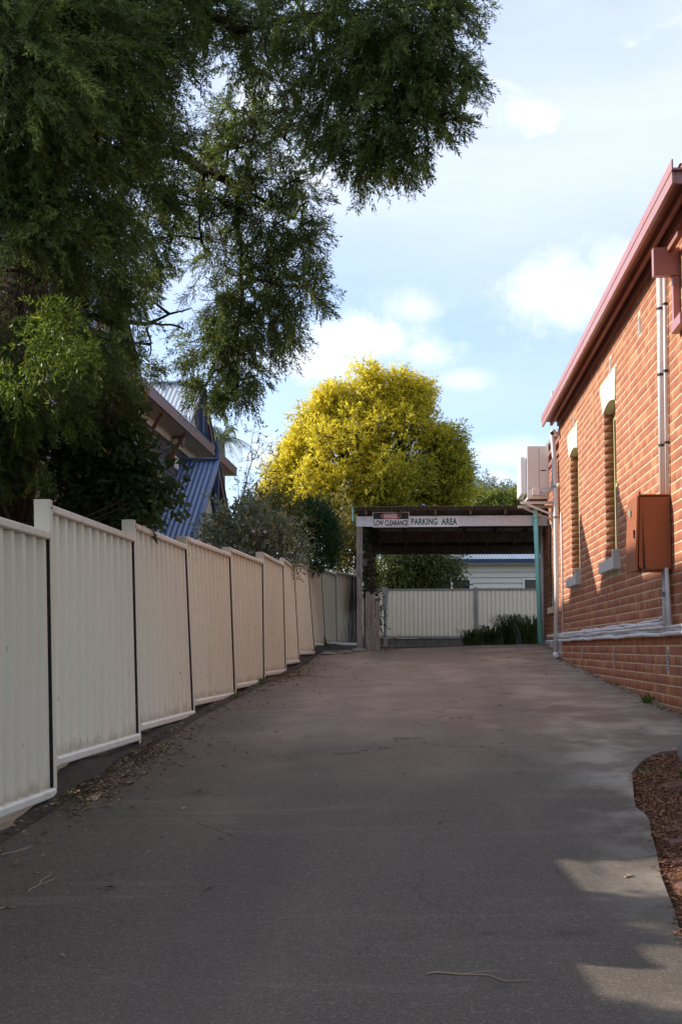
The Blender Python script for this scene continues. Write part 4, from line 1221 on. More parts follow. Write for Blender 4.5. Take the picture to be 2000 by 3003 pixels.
# middle, thin and twiggy with sky showing through
for (px, py, r, Y, w) in ((640, 20, 110, 10.4, .8), (760, 60, 120, 10.2, .8), (720, 190, 75, 10.5, .55), (800, 230, 80, 10.4, .5), (690, 330, 75, 10.8, .6), (770, 350, 80, 10.6, .5), (640, 400, 60, 11, .6), (720, 430, 70, 10.8, .7), (850, 420, 60, 10.6, .35), (880, 330, 70, 10.2, .5),
        (560, 500, 60, 11.2, .6), (650, 530, 70, 11, .5), (740, 550, 70, 10.9, .6), (840, 540, 70, 10.7, .5), (900, 590, 40, 10.6, .45), (880, 520, 40, 10.6, .4),
        (600, 640, 60, 11.2, .5), (700, 640, 80, 11, .65), (800, 660, 80, 10.8, .75), (880, 680, 55, 10.6, .7), (920, 640, 28, 10.5, .4), (620, 740, 55, 11.2, .5), (740, 760, 60, 11, .45),
        (820, 800, 90, 10.8, .8), (900, 850, 65, 10.6, .7), (930, 790, 40, 10.6, .4), (720, 850, 90, 11, .8), (630, 880, 60, 11.2, .5), (690, 960, 85, 11.1, .9), (790, 950, 75, 10.9, .8), (860, 930, 45, 10.7, .6),
        (600, 1020, 65, 11.4, .8), (690, 1060, 70, 11.2, .9), (620, 1105, 55, 11.4, .9), (585, 1150, 22, 11.6, .6), (700, 1130, 45, 11.2, .7), (755, 1100, 32, 11.1, .6), (650, 1180, 28, 11.3, .5)):
    add(px, py, r*.98, Y, w*1.05)
# right mass reaching over the drive
for (px, py, r, Y, w) in ((900, 40, 130, 9.6, .9), (1040, 30, 140, 9.4, 1), (1180, 20, 140, 9.2, 1), (1300, 0, 95, 9.1, .9), (1360, -40, 50, 9.0, .8), (930, 150, 90, 9.8, .7), (1050, 160, 110, 9.5, .9), (1180, 150, 120, 9.3, 1.1), (1290, 130, 80, 9.2, 1), (1350, 160, 40, 9.1, .7), (1390, 200, 26, 9.1, .6),
        (990, 280, 90, 9.7, .9), (1100, 280, 110, 9.5, 1.1), (1220, 260, 100, 9.3, 1.1), (1310, 240, 50, 9.2, .9), (1370, 240, 28, 9.1, .6), (950, 380, 60, 9.8, .9), (1040, 390, 90, 9.6, 1.1), (1140, 380, 90, 9.4, 1.1), (1250, 350, 70, 9.3, 1), (1320, 330, 30, 9.2, .6), (1070, 460, 60, 9.6, .8), (1150, 470, 50, 9.5, .8), (1000, 450, 45, 9.7, .6), (1230, 430, 35, 9.4, .5)):
    add(px, py, r, Y, w*.85)
# parts of the crown outside the picture: up and to the left
for (x, y, z, r, w) in ((-3.2, 9.5, 6.6, 1.5, .5), (-1.4, 9.8, 7.2, 1.5, .5), (-5.0, 10.0, 6.0, 1.6, .5), (-5.2, 11.5, 4.3, 1.4, .5), (-6.2, 11.0, 5.4, 1.5, .5), (-4.4, 9.8, 6.0, 1.3, .5), (-3.8, 10.4, 8.0, 1.5, .4), (-.2, 9.4, 7.4, 1.3, .4), (-6.2, 11.6, 4.6, 1.3, .5), (-5.6, 11.0, 3.6, 1.2, .5), (-7.6, 12.5, 4.6, 1.5, .5)):
    CL.append((np.array((x, y, z)), (r, r, r*.85), w*.22))
nviz = len(CL)-11
def sprays(clumps, dens, nsp=12, blen=.42, drop=-.38, slen=.12):
    P, D, L, T, B0, B1, BL = [], [], [], [], [], [], []
    for (c, r, w) in clumps:
        nb = max(3, int(dens*w*(r[0]*r[1]*r[2])**(2/3)))
        u = unit(rng.normal(0, 1, (nb, 3))); rr = np.array(r)
        p0 = np.array(c) + u*rr*(.05+.62*rng.random((nb, 1))**.6)
        d = unit(u*.9 + np.array([.12, -.04, drop]) + rng.normal(0, .33, (nb, 3)))
        ln = np.minimum(blen, .10+.75*rr.mean())*(.55+.65*rng.random(nb))
        side = unit(np.cross(d, rng.normal(0, 1, (nb, 3))+np.array([0, 0, .8])))
        tb = .06 + .58*rng.random(nb)**1.3
        tb[rng.random(nb) < .05] = .88
        for k in range(nsp):
            f = (k+.8)/nsp; sg = 1 if k % 2 else -1
            p = p0 + d*(ln*f)[:, None]; p[:, 2] -= .22*f*f*ln
            dd = unit(d*.75 + side*sg*(.75*(1-.55*f)) + rng.normal(0, .24, (nb, 3)) + np.array([0, 0, -.12]))
            P.append(p); D.append(dd); L.append(slen*(1.15-.5*f)*(.7+.6*rng.random(nb))); T.append(tb + .12*(f-.5))
        B0.append(p0); B1.append(d); BL.append(ln)
    return [np.concatenate(x) for x in (P, D, L, T, B0, B1, BL)]
P, D, Ls, tone, B0, B1, BL = sprays(CL[:nviz], 740)
P3, D3, L3, t3, B03, B13, BL3 = sprays(CL[nviz:], 500)          # crown outside the picture: coarser
# a break in the crown through which the sun reaches the low spray by the fence
SUNV = np.array(SUN)
def shaft(P, c, rad):
    q_ = P-np.array(c); s_ = q_@SUNV
    return (np.linalg.norm(q_-s_[:, None]*SUNV, axis=1) > rad) | (s_ < -.02)
keep = shaft(P, onY(170, 985, 8.9), .46) & shaft(P, onY(40, 1110, 9.0), .28)
P, D, Ls, tone = P[keep], D[keep], Ls[keep], tone[keep]
V, F, T = sprig_leaves(P, D, Ls, 14, .037, .0080, .75, np.clip(tone, 0, 1), .25)
k3 = shaft(P3, onY(170, 985, 8.9), .46) & shaft(P3, onY(40, 1110, 9.0), .28)
V3, F3, T3 = sprig_leaves(P3[k3], D3[k3], L3[k3], 6, .07, .022, .75, np.clip(t3[k3], 0, 1), .25)
# long hanging tips on the outer rim
edge_ = [c for c in CL[:nviz] if c[1][0] < .26]
P2, D2, L2, t2, B02, B12, BL2 = sprays(edge_, 60, 14, .5, -.55, .09)
V2, F2, T2 = sprig_leaves(P2, D2, L2, 12, .032, .0066, .7, np.clip(t2, 0, 1), .25)
npmesh('crown', np.concatenate([V, V2, V3]), np.concatenate([F, F2+len(V), F3+len(V)+len(V2)]), M['pineleaf'], pine, np.concatenate([T, T2, T3]))
ix = rng.random(len(P)) < .22; ix2 = rng.random(len(P2)) < .4
SV, SF = stems(np.concatenate([P[ix], P2[ix2], B0, B02]), np.concatenate([D[ix], D2[ix2], B1, B12]), np.concatenate([Ls[ix], L2[ix2], BL, BL2]), np.concatenate([np.full(ix.sum()+ix2.sum(), .0013), np.full(len(B0)+len(B02), .0035)])[:, None])
tw = npmesh('twigs', SV, SF, M['pinebark'], pine); tw['kind'] = 'stuff'
tr = MB()
tpts = [Vector((-3.6, 11.9, gz(-3.5, 11.9)-.2)), Vector((-3.58, 11.85, 1.8)), Vector((-3.5, 11.7, 3.0)), Vector((-3.35, 11.4, 4.2)), Vector((-3.1, 11.0, 5.4)), Vector((-2.8, 10.6, 6.8)), Vector((-2.6, 10.4, 8.2))]
tr.tube(tpts, [.26, .21, .19, .17, .14, .10, .05], 14)
tr.build('trunk', M['pinebark'], pine, smooth=True)
bm_ = MB()
tv = [p for p in tpts[2:]]
spine = list(tv)
def nearest(c, pool): return min(pool, key=lambda p: (p-c).length + max(0, p.z-c.z)*.5)
main = [onY(510, 445, 11.2), onY(600, 500, 11), onY(690, 545, 10.9)]      # the limb seen against the sky
p_ = limb(bm_, nearest(main[0], tv), main[0], .075, .055, .1, 6, 3); spine += p_
p_ = limb(bm_, main[0], main[2], .055, .038, .08, 5, 4); spine += p_
for (a, b, r) in (((690, 545), (705, 800), .026), ((690, 545), (860, 640), .022), ((600, 500), (590, 700), .016), ((705, 800), (690, 1000), .018), ((705, 800), (840, 840), .014), ((430, 950), (520, 915), .016), ((520, 915), (560, 905), .010), ((430, 950), (540, 965), .013), ((430, 960), (440, 1040), .010)):
    p_ = limb(bm_, onY(*a, 11), onY(*b, 10.9), r, r*.55, .12, 5, int(a[0]+b[1])); spine += p_
limb(bm_, nearest(onY(430, 950, 11), tv), onY(430, 950, 11), .04, .018, .1, 5, 91)
for (a, b, r) in (((700, 90), (1000, 30), .03), ((1000, 30), (1200, 200), .022), ((900, 60), (960, 280), .018), ((960, 180), (1060, 300), .012), ((780, 110), (830, 240), .012), ((490, 120), (530, 220), .010), ((530, 220), (520, 260), .008), ((530, 190), (590, 250), .007), ((590, 250), (600, 300), .005)):
    p_ = limb(bm_, onY(*a, 10), onY(*b, 9.7), r, r*.6, .12, 5, int(a[0]*3+b[1])); spine += p_
limb(bm_, Vector((-2.75, 10.6, 6.9)), onY(700, 90, 10), .06, .03, .1, 6, 17)
for i, (c, r, w) in enumerate(CL):
    c = Vector(c); a = nearest(c, spine)
    L = (a-c).length
    if L < .05: continue
    p_ = limb(bm_, a, c, min(.03, .010+.010*L), .006, .14, 5, i, 5)
    spine += p_[2:]
    q = random.Random(i)
    for k in range(5):
        d = Vector((q.gauss(0, 1), q.gauss(0, 1), q.gauss(-.2, 1))).normalized()
        limb(bm_, p_[3], c+Vector((d.x*r[0], d.y*r[1], d.z*r[2]))*.85, .006, .002, .15, 4, i*31+k, 4)
bm_.build('branches', M['pinebark'], pine, smooth=True)
# browned inner foliage
M['dryleaf'] = leafmat('browned_needle', (.055, .038, .028), (.13, .085, .055), .2, .8)
Pd, Dd, Ld, td, b0_, b1_, bl_ = sprays([pxclump(*a) for a in ((640, 400, 60, 10.8), (720, 470, 55, 10.7), (650, 560, 60, 10.9), (740, 620, 60, 10.8), (680, 740, 55, 10.9), (600, 850, 45, 11), (640, 960, 55, 11), (560, 930, 40, 11.1), (300, 1120, 70, 11.2), (230, 1180, 60, 11.2), (780, 380, 50, 10.4), (960, 300, 60, 9.9), (900, 200, 50, 10), (520, 1030, 40, 11.2))], 330, 10, .4, -.5, .11)
V, F, T = sprig_leaves(Pd, Dd, Ld, 9, .034, .006, .7, rng.random(len(Pd)), .3)
npmesh('dry_foliage', V, F, M['dryleaf'], pine, T)
# a few dead hanging twigs
dt = MB()
for i, (px, py) in enumerate(((830, 1010), (835, 1040), (560, 960), (470, 940), (610, 620), (1050, 545), (1120, 560), (600, 330))):
    a = onY(px, py-60, 10.8)
    limb(dt, a, a+Vector((random.uniform(-.02, .10), 0, -.22)), .003, .0012, .2, 5, i, 4)
dt.build('dead_twigs', M['pinebark'], pine)['kind'] = 'stuff'

# ---- generic shrubs
def shrub(name, label, cat, base, clumps, dens, nleaf, ll, lw, mat, spr=.30, spread=.9, droop=.15, tonef=None, stemr=.004, inner=.25, dirmix=(0, 0, .1), bark='pinebark', trunkr=.03, shoot=True, mid=.45, group=None):
    t = thing(name, base, label, cat, group)
    P, D, S = fill(clumps, dens, inner)
    D = unit(D*.8 + np.array(dirmix) + rng.normal(0, .45, P.shape)); L = spr*(.6+.8*rng.random(len(P)))
    tone = tonef(P, S) if tonef else np.clip(.75*rng.random(len(P)), 0, 1)
    V, F, T = sprig_leaves(P, D, L, nleaf, ll, lw, spread, tone, droop, mid)
    npmesh('crown', V, F, M[mat], t, T)
    m = MB(); b = Vector(base)
    top = Vector(np.mean([c[0] for c in clumps], 0))
    tp_ = limb(m, b-Vector((0, 0, .1)), b.lerp(top, .6), trunkr, trunkr*.6, .08, 5, 5, 8)
    m.build('trunk', M[bark], t, smooth=True)
    m = MB()
    for i, (c, r, w) in enumerate(clumps):
        a = nearest(Vector(c), tp_[2:])
        limb(m, a, Vector(c), trunkr*.4, trunkr*.1, .12, 5, i, 5)
        q = random.Random(i*7)
        for k in range(4):
            d = Vector((q.gauss(0, 1), q.gauss(0, 1), q.gauss(.1, 1))).normalized()
            limb(m, Vector(c), Vector(c)+Vector((d.x*r[0], d.y*r[1], d.z*r[2]))*.9, trunkr*.13, trunkr*.04, .15, 4, i*31+k, 4)
    m.build('branches', M[bark], t, smooth=True)
    return t
M['broad'] = leafmat('broad_dark_leaf', (.020, .042, .016), (.055, .095, .026), .25, .42, (.36, .27, .03))
cl = [pxclump(*a) for a in ((330, 1330, 95, 11.6), (395, 1335, 55, 11.4), (465, 1405, 30, 11.3), (530, 1425, 14, 11.2, .9), (500, 1415, 18, 11.2), (380, 1430, 75, 11.4), (260, 1420, 90, 11.6), (180, 1470, 50, 11.4, .6), (120, 1490, 30, 11.3, .5), (430, 1465, 34, 11.2), (330, 1230, 85, 11.8), (200, 1270, 100, 11.9), (80, 1240, 62, 12), (300, 1490, 60, 11.5), (550, 1425, 14, 11.2, .6), (480, 1440, 20, 11.2), (390, 1500, 40, 11.3))]
cl += [(np.array(c), (r, r, r*.9), w) for (c, r, w) in (((-4.3, 11.7, 2.6), .5, .5), ((-4.8, 11.2, 2.8), .8, .5), ((-4.6, 10.2, 3.2), .9, .5), ((-4.9, 11.0, 4.1), .9, .5), ((-5.4, 12.0, 4.4), .9, .5), ((-4.4, 12.4, 3.6), .6, .5), ((-5.2, 10.4, 3.9), .7, .5), ((-3.7, 9.6, 3.0), .5, 1.2), ((-3.9, 10.3, 3.2), .6, 1.2), ((-3.8, 11.0, 3.3), .6, 1.2), ((-4.2, 9.85, 3.3), .45, 1.2), ((-3.7, 8.8, 3.05), .30, 2.0), ((-3.7, 8.3, 3.0), .28, 2.2), ((-3.7, 7.08, 3.05), .09, 5.0), ((-4.5, 9.0, 3.5), .35, 1.6), ((-4.3, 12.9, 4.3), .6, 1.2), ((-4.3, 10.6, 3.9), .6, 1.2), ((-4.3, 5.5, 3.0), .5, 1.0), ((-4.6, 4.8, 3.0), .7, 1.0), ((-4.3, 6.9, 3.2), .06, 6.0))]  # unseen clumps added to block the sun and shape its patches on the drive
def tf(P, S):
    t = .55*rng.random(len(P)); t[rng.random(len(P)) < .012] = .97; return t
shrub('broadleaf_shrub', 'dense dark broad-leaved shrub spilling over the fence below the big tree', 'shrub', (-2.75, 11.7, gz(-2.7, 11.7)), cl, 3000, 7, .080, .040, 'broad', .16, 1.0, .35, tf, dirmix=(.1, -.1, -.15))
# low spray of the big tree, its sunlight painted in as brighter leaf colour
M['litspray'] = leafmat('sunlit_bright_leaf', (.09, .15, .025), (.24, .31, .04), .42, .5, (.46, .42, .05))
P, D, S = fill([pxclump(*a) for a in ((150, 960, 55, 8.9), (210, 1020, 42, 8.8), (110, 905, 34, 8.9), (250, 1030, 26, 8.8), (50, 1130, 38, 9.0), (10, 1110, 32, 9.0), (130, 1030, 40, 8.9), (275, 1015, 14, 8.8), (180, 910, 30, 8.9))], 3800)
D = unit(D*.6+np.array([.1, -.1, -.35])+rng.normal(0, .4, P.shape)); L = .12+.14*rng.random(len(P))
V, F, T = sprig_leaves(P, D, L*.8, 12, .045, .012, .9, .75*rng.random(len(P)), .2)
npmesh('sunlit_foliage', V, F, M['litspray'], pine, T)

# ---- added unseen tree, placed so its crown dims the foreground and near fence
M['shadeleaf'] = leafmat('shade_tree_leaf', (.025, .050, .016), (.065, .105, .030), .3, .5)
cl = [(np.array(c), (r, r, r*.8), w) for (c, r, w) in (((2.6, 3.2, 5.2), 1.3, 1), ((3.6, 5.4, 5.4), 1.4, 1), ((1.4, 2.4, 5.0), 1.1, 1), ((3.6, 2.2, 4.6), 1.3, 1), ((2.4, 1.0, 5.6), 1.3, 1), ((.4, 1.6, 5.6), 1.1, 1), ((4.6, 3.8, 4.6), 1.3, 1), ((2.2, 4.6, 6.3), 1.2, 1), ((3.4, 6.8, 5.0), 1.0, 1), ((.6, 3.2, 6.0), 1.0, 1), ((-.6, .2, 5.6), 1.1, 1), ((1.2, -.4, 5.2), 1.2, 1))]
shrub('unseen_shade_tree', 'unseen tree added beside the driveway, its crown shading the foreground', 'tree', (3.0, 4.4, gz(3, 4.4)), cl, 420, 8, .10, .045, 'shadeleaf', .35, 1.0, .2, None, trunkr=.13)

# ---- shrubs standing along the far part of the fence
M['greyleaf'] = leafmat('grey_green_leaf', (.10, .115, .070), (.24, .255, .165), .25, .5, (.40, .30, .06))
def tf2(P, S):
    t = .68*rng.random(len(P)); t[rng.random(len(P)) < .06] = .95; return t
cl = [pxclump(*a) for a in ((650, 1570, 50, 21.8), (700, 1530, 55, 22), (760, 1560, 70, 22), (815, 1580, 48, 22.2), (730, 1610, 60, 21.6), (800, 1630, 55, 21.8), (845, 1620, 32, 22.2), (845, 1560, 22, 22.4), (640, 1610, 40, 21.4), (700, 1640, 50, 21.5))]
fb_ = shrub('flowering_shrub', 'grey-green flowering shrub leaning over the middle of the fence', 'shrub', (-2.75, 22, gz(-2.6, 22)), cl, 1500, 9, .085, .030, 'greyleaf', .26, 1.0, .2, tf2)
M['petal'] = paint('mauve_petal', (.45, .32, .42), .6, 0)
for i, (px, py) in enumerate(((778, 1559), (744, 1557), (690, 1600))):
    c = onY(px, py, 21.25); m = MB()
    for k in range(5):
        a = 2*math.pi*k/5; d = Vector((math.cos(a), 0, math.sin(a)))*.032; e = Vector((-math.sin(a), 0, math.cos(a)))*.014
        m.quad(c, c+d*.5+e, c+d+Vector((0, -.01, 0)), c+d*.5-e)
    m.build('flower', M['petal'], fb_)
M['olive'] = leafmat('olive_leaf', (.045, .055, .012), (.110, .120, .022), .25, .5, (.26, .21, .03))
cl = [pxclump(*a) for a in ((830, 1500, 50, 24.5), (790, 1530, 40, 24.5), (860, 1540, 40, 24.6), (880, 1600, 28, 24.4), (750, 1500, 35, 24.8), (870, 1640, 25, 24.3))]
shrub('olive_shrub', 'olive green shrub wedged between the flowering shrub and the dark conifer', 'shrub', (-2.7, 24.6, gz(-2.6, 24.6)), cl, 2200, 10, .06, .022, 'olive', .24, .9, .1, None)
M['conifer'] = leafmat('conifer_leaf', (.012, .045, .014), (.030, .082, .024), .15, .6)
cl = [pxclump(925, 1505, 36, 25.2), pxclump(925, 1540, 50, 25.2), pxclump(935, 1580, 54, 25.2), pxclump(942, 1620, 48, 25.1), pxclump(948, 1648, 30, 25.0), pxclump(905, 1515, 32, 25.3), pxclump(955, 1560, 34, 25.3)]
shrub('rounded_conifer', 'small rounded dark green conifer bulging over the fence near the carport', 'shrub', (-2.3, 25.8, gz(-2.2, 25.8)), cl, 4200, 12, .045, .016, 'conifer', .18, .5, -.1, lambda P, S: np.clip(.9*rng.random(len(P))*(S), 0, 1), dirmix=(0, 0, .55), inner=.55)
M['vine'] = leafmat('creeper_leaf', (.075, .075, .022), (.20, .165, .04), .3, .5, (.48, .36, .04))
cl = [pxclump(*a) for a in ((1000, 1600, 40, 33), (1020, 1640, 40, 33), (990, 1560, 30, 33.2), (1030, 1580, 25, 33), (1000, 1500, 22, 33.4), (1010, 1450, 16, 33.5), (1040, 1620, 25, 33), (980, 1640, 30, 32.6), (1025, 1540, 20, 33.2))]
shrub('yellowing_creeper', 'yellowing creeper shrub behind the last fence panel left of the carport', 'shrub', (-2.1, 33, gz(-2, 33)), cl, 1500, 8, .085, .04, 'vine', .3, 1.0, .3, lambda P, S: rng.random(len(P)))
M['ivy'] = leafmat('dark_ivy', (.012, .022, .008), (.040, .055, .016), .2, .5, (.18, .15, .03))
cl = [pxclump(*a) for a in ((1075, 1560, 20, 26.7), (1082, 1600, 20, 26.8), (1078, 1650, 18, 26.8), (1080, 1700, 18, 26.7), (1088, 1735, 14, 26.6), (1105, 1780, 10, 27), (1110, 1830, 8, 27), (1090, 1570, 14, 26.8), (1108, 1800, 9, 27))]
shrub('ivy_creeper', 'dark ivy climbing the inner left post of the carport', 'creeper', (-1.02, 26.75, gz(-1, 26.7)), cl, 3600, 8, .05, .032, 'ivy', .16, 1.0, .4, None, trunkr=.03)
cl = [pxclump(*a) for a in ((1160, 1660, 50, 39.5), (1210, 1690, 45, 39.5), (1250, 1650, 40, 39.6), (1130, 1700, 40, 39.2), (1190, 1640, 40, 39.8), (1290, 1640, 32, 39.4), (1320, 1650, 24, 39.2), (1310, 1680, 18, 39.2), (1230, 1620, 40, 39.5), (1240, 1700, 30, 39.4), (1170, 1710, 40, 39.3))]
M['weep'] = leafmat('weeping_tree_leaf', (.030, .040, .012), (.085, .095, .020), .3, .5, (.24, .20, .03))  # dark green to olive leaf colours
shrub('weeping_tree', 'dark drooping tree seen through the carport above the back fence', 'tree', (-.9, 39.6, gz(0, 39)), cl, 1500, 10, .11, .035, 'weep', .42, .8, .5, None, dirmix=(0, 0, -.5), trunkr=.09)

# ---- the yellow tree
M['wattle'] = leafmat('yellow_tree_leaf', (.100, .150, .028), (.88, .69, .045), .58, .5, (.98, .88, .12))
YT = 44.0
cl = [pxclump(*a) for a in ((1075, 1085, 45, YT, 1.2), (1185, 1095, 45, YT, 1.2), (1085, 1140, 80, YT), (1180, 1150, 80, YT), (1000, 1190, 75, YT), (1100, 1220, 130, YT), (940, 1250, 90, YT), (1220, 1210, 85, YT), (1250, 1130, 32, YT, 1.2), (1300, 1260, 80, YT), (1345, 1290, 55, YT), (870, 1330, 85, YT), (1000, 1330, 140, YT-1), (1150, 1320, 150, YT-1), (1280, 1350, 115, YT), (1355, 1360, 45, YT), (820, 1390, 65, YT), (930, 1430, 115, YT-1), (1080, 1440, 120, YT-1.5), (1230, 1440, 120, YT-.5), (1340, 1440, 60, YT), (800, 1460, 45, YT), (850, 1490, 70, YT), (1000, 1510, 90, YT-1), (1150, 1520, 90, YT-1), (1320, 1500, 60, YT), (970, 1130, 30, YT, 1.2), (885, 1270, 40, YT, 1.1), (840, 1320, 35, YT, 1.1))]
yo = np.array(onY(1085, 1500, YT))
cl = [(yo+(c-yo)*np.array([.90, .9, .885]), tuple(.70*k_ for k_ in r), w*.32) for (c, r, w) in cl]
cl += [pxclump(835, 1400, 48, YT, .35), pxclump(812, 1455, 42, YT, .35), pxclump(868, 1330, 44, YT, .35), pxclump(925, 1240, 40, YT, .35), pxclump(1345, 1400, 40, YT, .35)]
tuft = []
q = random.Random(21)
for (c, r, w) in list(cl):
    for k_ in range(9):
        d = np.array([q.gauss(0, 1), q.gauss(-.25, 1), q.gauss(.2, 1)]); d /= np.linalg.norm(d)
        rr = q.uniform(.16, .40)
        tuft.append((c+d*np.array(r)*q.uniform(.85, 1.12), (rr, rr, rr*1.2), .85))
cl += tuft
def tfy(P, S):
    sunlit_tone = np.clip(.42 - .27*(P[:, 0]-yo[0]) + .24*(P[:, 2]-6.4), 0, 1)       # painted sunlight: gold on the top and sun side, green on the shaded side
    return np.clip(.06 + .25*rng.random(len(P)) + (.08+.92*sunlit_tone)*np.clip((S-.25)/.6, 0, 1)*rng.random(len(P))**.5*.8, 0, 1)
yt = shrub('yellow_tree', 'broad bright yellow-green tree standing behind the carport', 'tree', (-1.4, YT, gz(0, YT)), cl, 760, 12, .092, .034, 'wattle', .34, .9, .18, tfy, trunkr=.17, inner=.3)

# ---- green shrubs and gum trees far right of the yellow tree
M['lime'] = leafmat('lime_leaf', (.085, .110, .020), (.22, .25, .035), .35, .5)
cl = [pxclump(*a) for a in ((1400, 1480, 40, 58), (1440, 1475, 38, 58), (1480, 1470, 32, 58), (1520, 1470, 42, 58), (1560, 1470, 40, 58), (1420, 1510, 50, 58), (1500, 1510, 60, 58))]
shrub('lime_shrub', 'lime green shrubbery above the carport roof beside the air conditioner', 'shrub', (4.2, 58, 1.6), cl, 300, 9, .17, .07, 'lime', .5, 1.0, .15, None, trunkr=.1)
M['gum'] = leafmat('gum_leaf', (.17, .20, .19), (.30, .33, .33), .3, .5)
for i, (a, lab) in enumerate(((((1410, 1440, 30), (1435, 1432, 26), (1400, 1465, 40), (1425, 1470, 40), (1440, 1450, 22), (1422, 1420, 14)), 'hazy grey gum tree beside the right edge of the yellow tree'), (((1480, 1458, 26), (1500, 1462, 24), (1462, 1470, 26), (1520, 1470, 30), (1490, 1450, 16)), 'lower hazy grey gum tree left of the air conditioner'), (((1545, 1455, 26), (1560, 1470, 40), (1527, 1448, 14)), 'hazy grey gum tree just behind the air conditioner'))):
    cl = [pxclump(*b, 150) for b in a]
    c = np.mean([k_[0] for k_ in cl], 0)
    shrub('gum_tree', lab, 'tree', (c[0], 150, 2.0), cl, 60, 8, .36, .12, 'gum', 1.1, 1.0, .2, None, trunkr=.25, group='gum trees on the far rise')

# ---- palm and bare tree behind the house
M['frond'] = leafmat('palm_frond', (.06, .085, .035), (.17, .20, .09), .3, .45)
pl = thing('palm_tree', (-6.0, 40, 1.5), 'feathery palm tree rising behind the gabled house', 'palm')
pc = onY(648, 1290, 40)
MB().tube([(pc.x, 40, 1.4), (pc.x+.05, 40, 3), (pc.x, 40, pc.z)], [.17, .14, .12], 12).build('trunk', mat_bark('palm_bark', (.07, .06, .05), (.2, .17, .14)), pl, smooth=True)
for k in range(17):
    a = 2*math.pi*k/17 + random.uniform(-.15, .15); el = random.uniform(-.1, 1.2); L = random.uniform(1.15, 1.6)
    h = Vector((math.cos(a), math.sin(a), 0)); pts = []
    for i in range(13):
        f = i/12; pts.append(pc + h*(L*f*math.cos(el)*(1-.1*f)) + Vector((0, 0, L*f*math.sin(el) - .95*f*f*L*.8)))
    m = MB(); m.tube(pts, [.018*(1-.85*i/12) for i in range(13)], 5)
    for i in range(1, 13):
        d = (pts[i]-pts[i-1]).normalized(); sd = d.cross(Vector((0, 0, 1)))
        if sd.length < .01: continue
        sd.normalize()
        for q in range(2):
            b0 = pts[i-1].lerp(pts[i], .5*q)
            for s_ in (-1, 1):
                l_ = .36*(1-.5*abs(i/12-.4)); tip = b0 + (d*.55+sd*s_*.7+Vector((0, 0, -.45)))*l_
                w = d*.016
                m.quad(b0-w, (b0+tip)/2-w*.9, tip, (b0+tip)/2+w*.9)
    fr = m.build('frond', M['frond'], pl); at = fr.data.attributes.new('tone', 'FLOAT', 'FACE'); at.data.foreach_set('value', [random.random() for _ in fr.data.polygons])
bt = thing('bare_tree', (-4.6, 37, 1.5), 'sparse twiggy tree with a few russet leaves between house and yellow tree', 'tree')
M['russet'] = leafmat('russet_leaf', (.05, .06, .025), (.16, .10, .07), .2, .6)
m = MB(); ends = []
limb(m, (-4.3, 37, 1.4), onY(705, 1480, 37), .05, .03, .05, 5, 2)
root = onY(705, 1480, 37)
for i, (px, py) in enumerate(((765, 1292), (745, 1250), (790, 1300), (700, 1380), (770, 1400), (730, 1330), (785, 1440), (800, 1480), (760, 1460), (720, 1440), (800, 1350), (740, 1520), (775, 1520))):
    p_ = limb(m, root if i > 2 else onY(740, 1350, 37), onY(px, py, 37+random.uniform(-.6, .6)), .014, .004, .12, 6, i, 5)
    for k in range(9):
        a = p_[random.randint(3, 6)]; e = a+Vector((random.gauss(.05, .22), random.gauss(0, .2), random.gauss(.02, .2)))
        limb(m, a, e, .004, .0015, .2, 4, i*40+k, 4); ends.append(e)
limb(m, root, onY(740, 1350, 37), .02, .012, .05, 5, 99)
m.build('branches', M['pinebark'], bt, smooth=True)
E_ = np.array([tuple(e) for e in ends])
V, F, T = sprig_leaves(E_, rng.normal(0, 1, E_.shape), .14+.12*rng.random(len(E_)), 9, .07, .03, 1.0, rng.random(len(E_)), .2)
npmesh('crown', V, F, M['russet'], bt, T)
# brush behind the flowering shrub
cl = [pxclump(*a) for a in ((770, 1480, 30, 31), (800, 1500, 26, 31), (740, 1500, 28, 31), (720, 1470, 20, 31), (780, 1440, 18, 31), (790, 1400, 13, 31))]
shrub('russet_bush', 'thin dark bush at the foot of the twiggy tree behind the fence', 'shrub', (-3.4, 31, 1.4), cl, 900, 8, .07, .03, 'russet', .28, 1.0, .15, None)

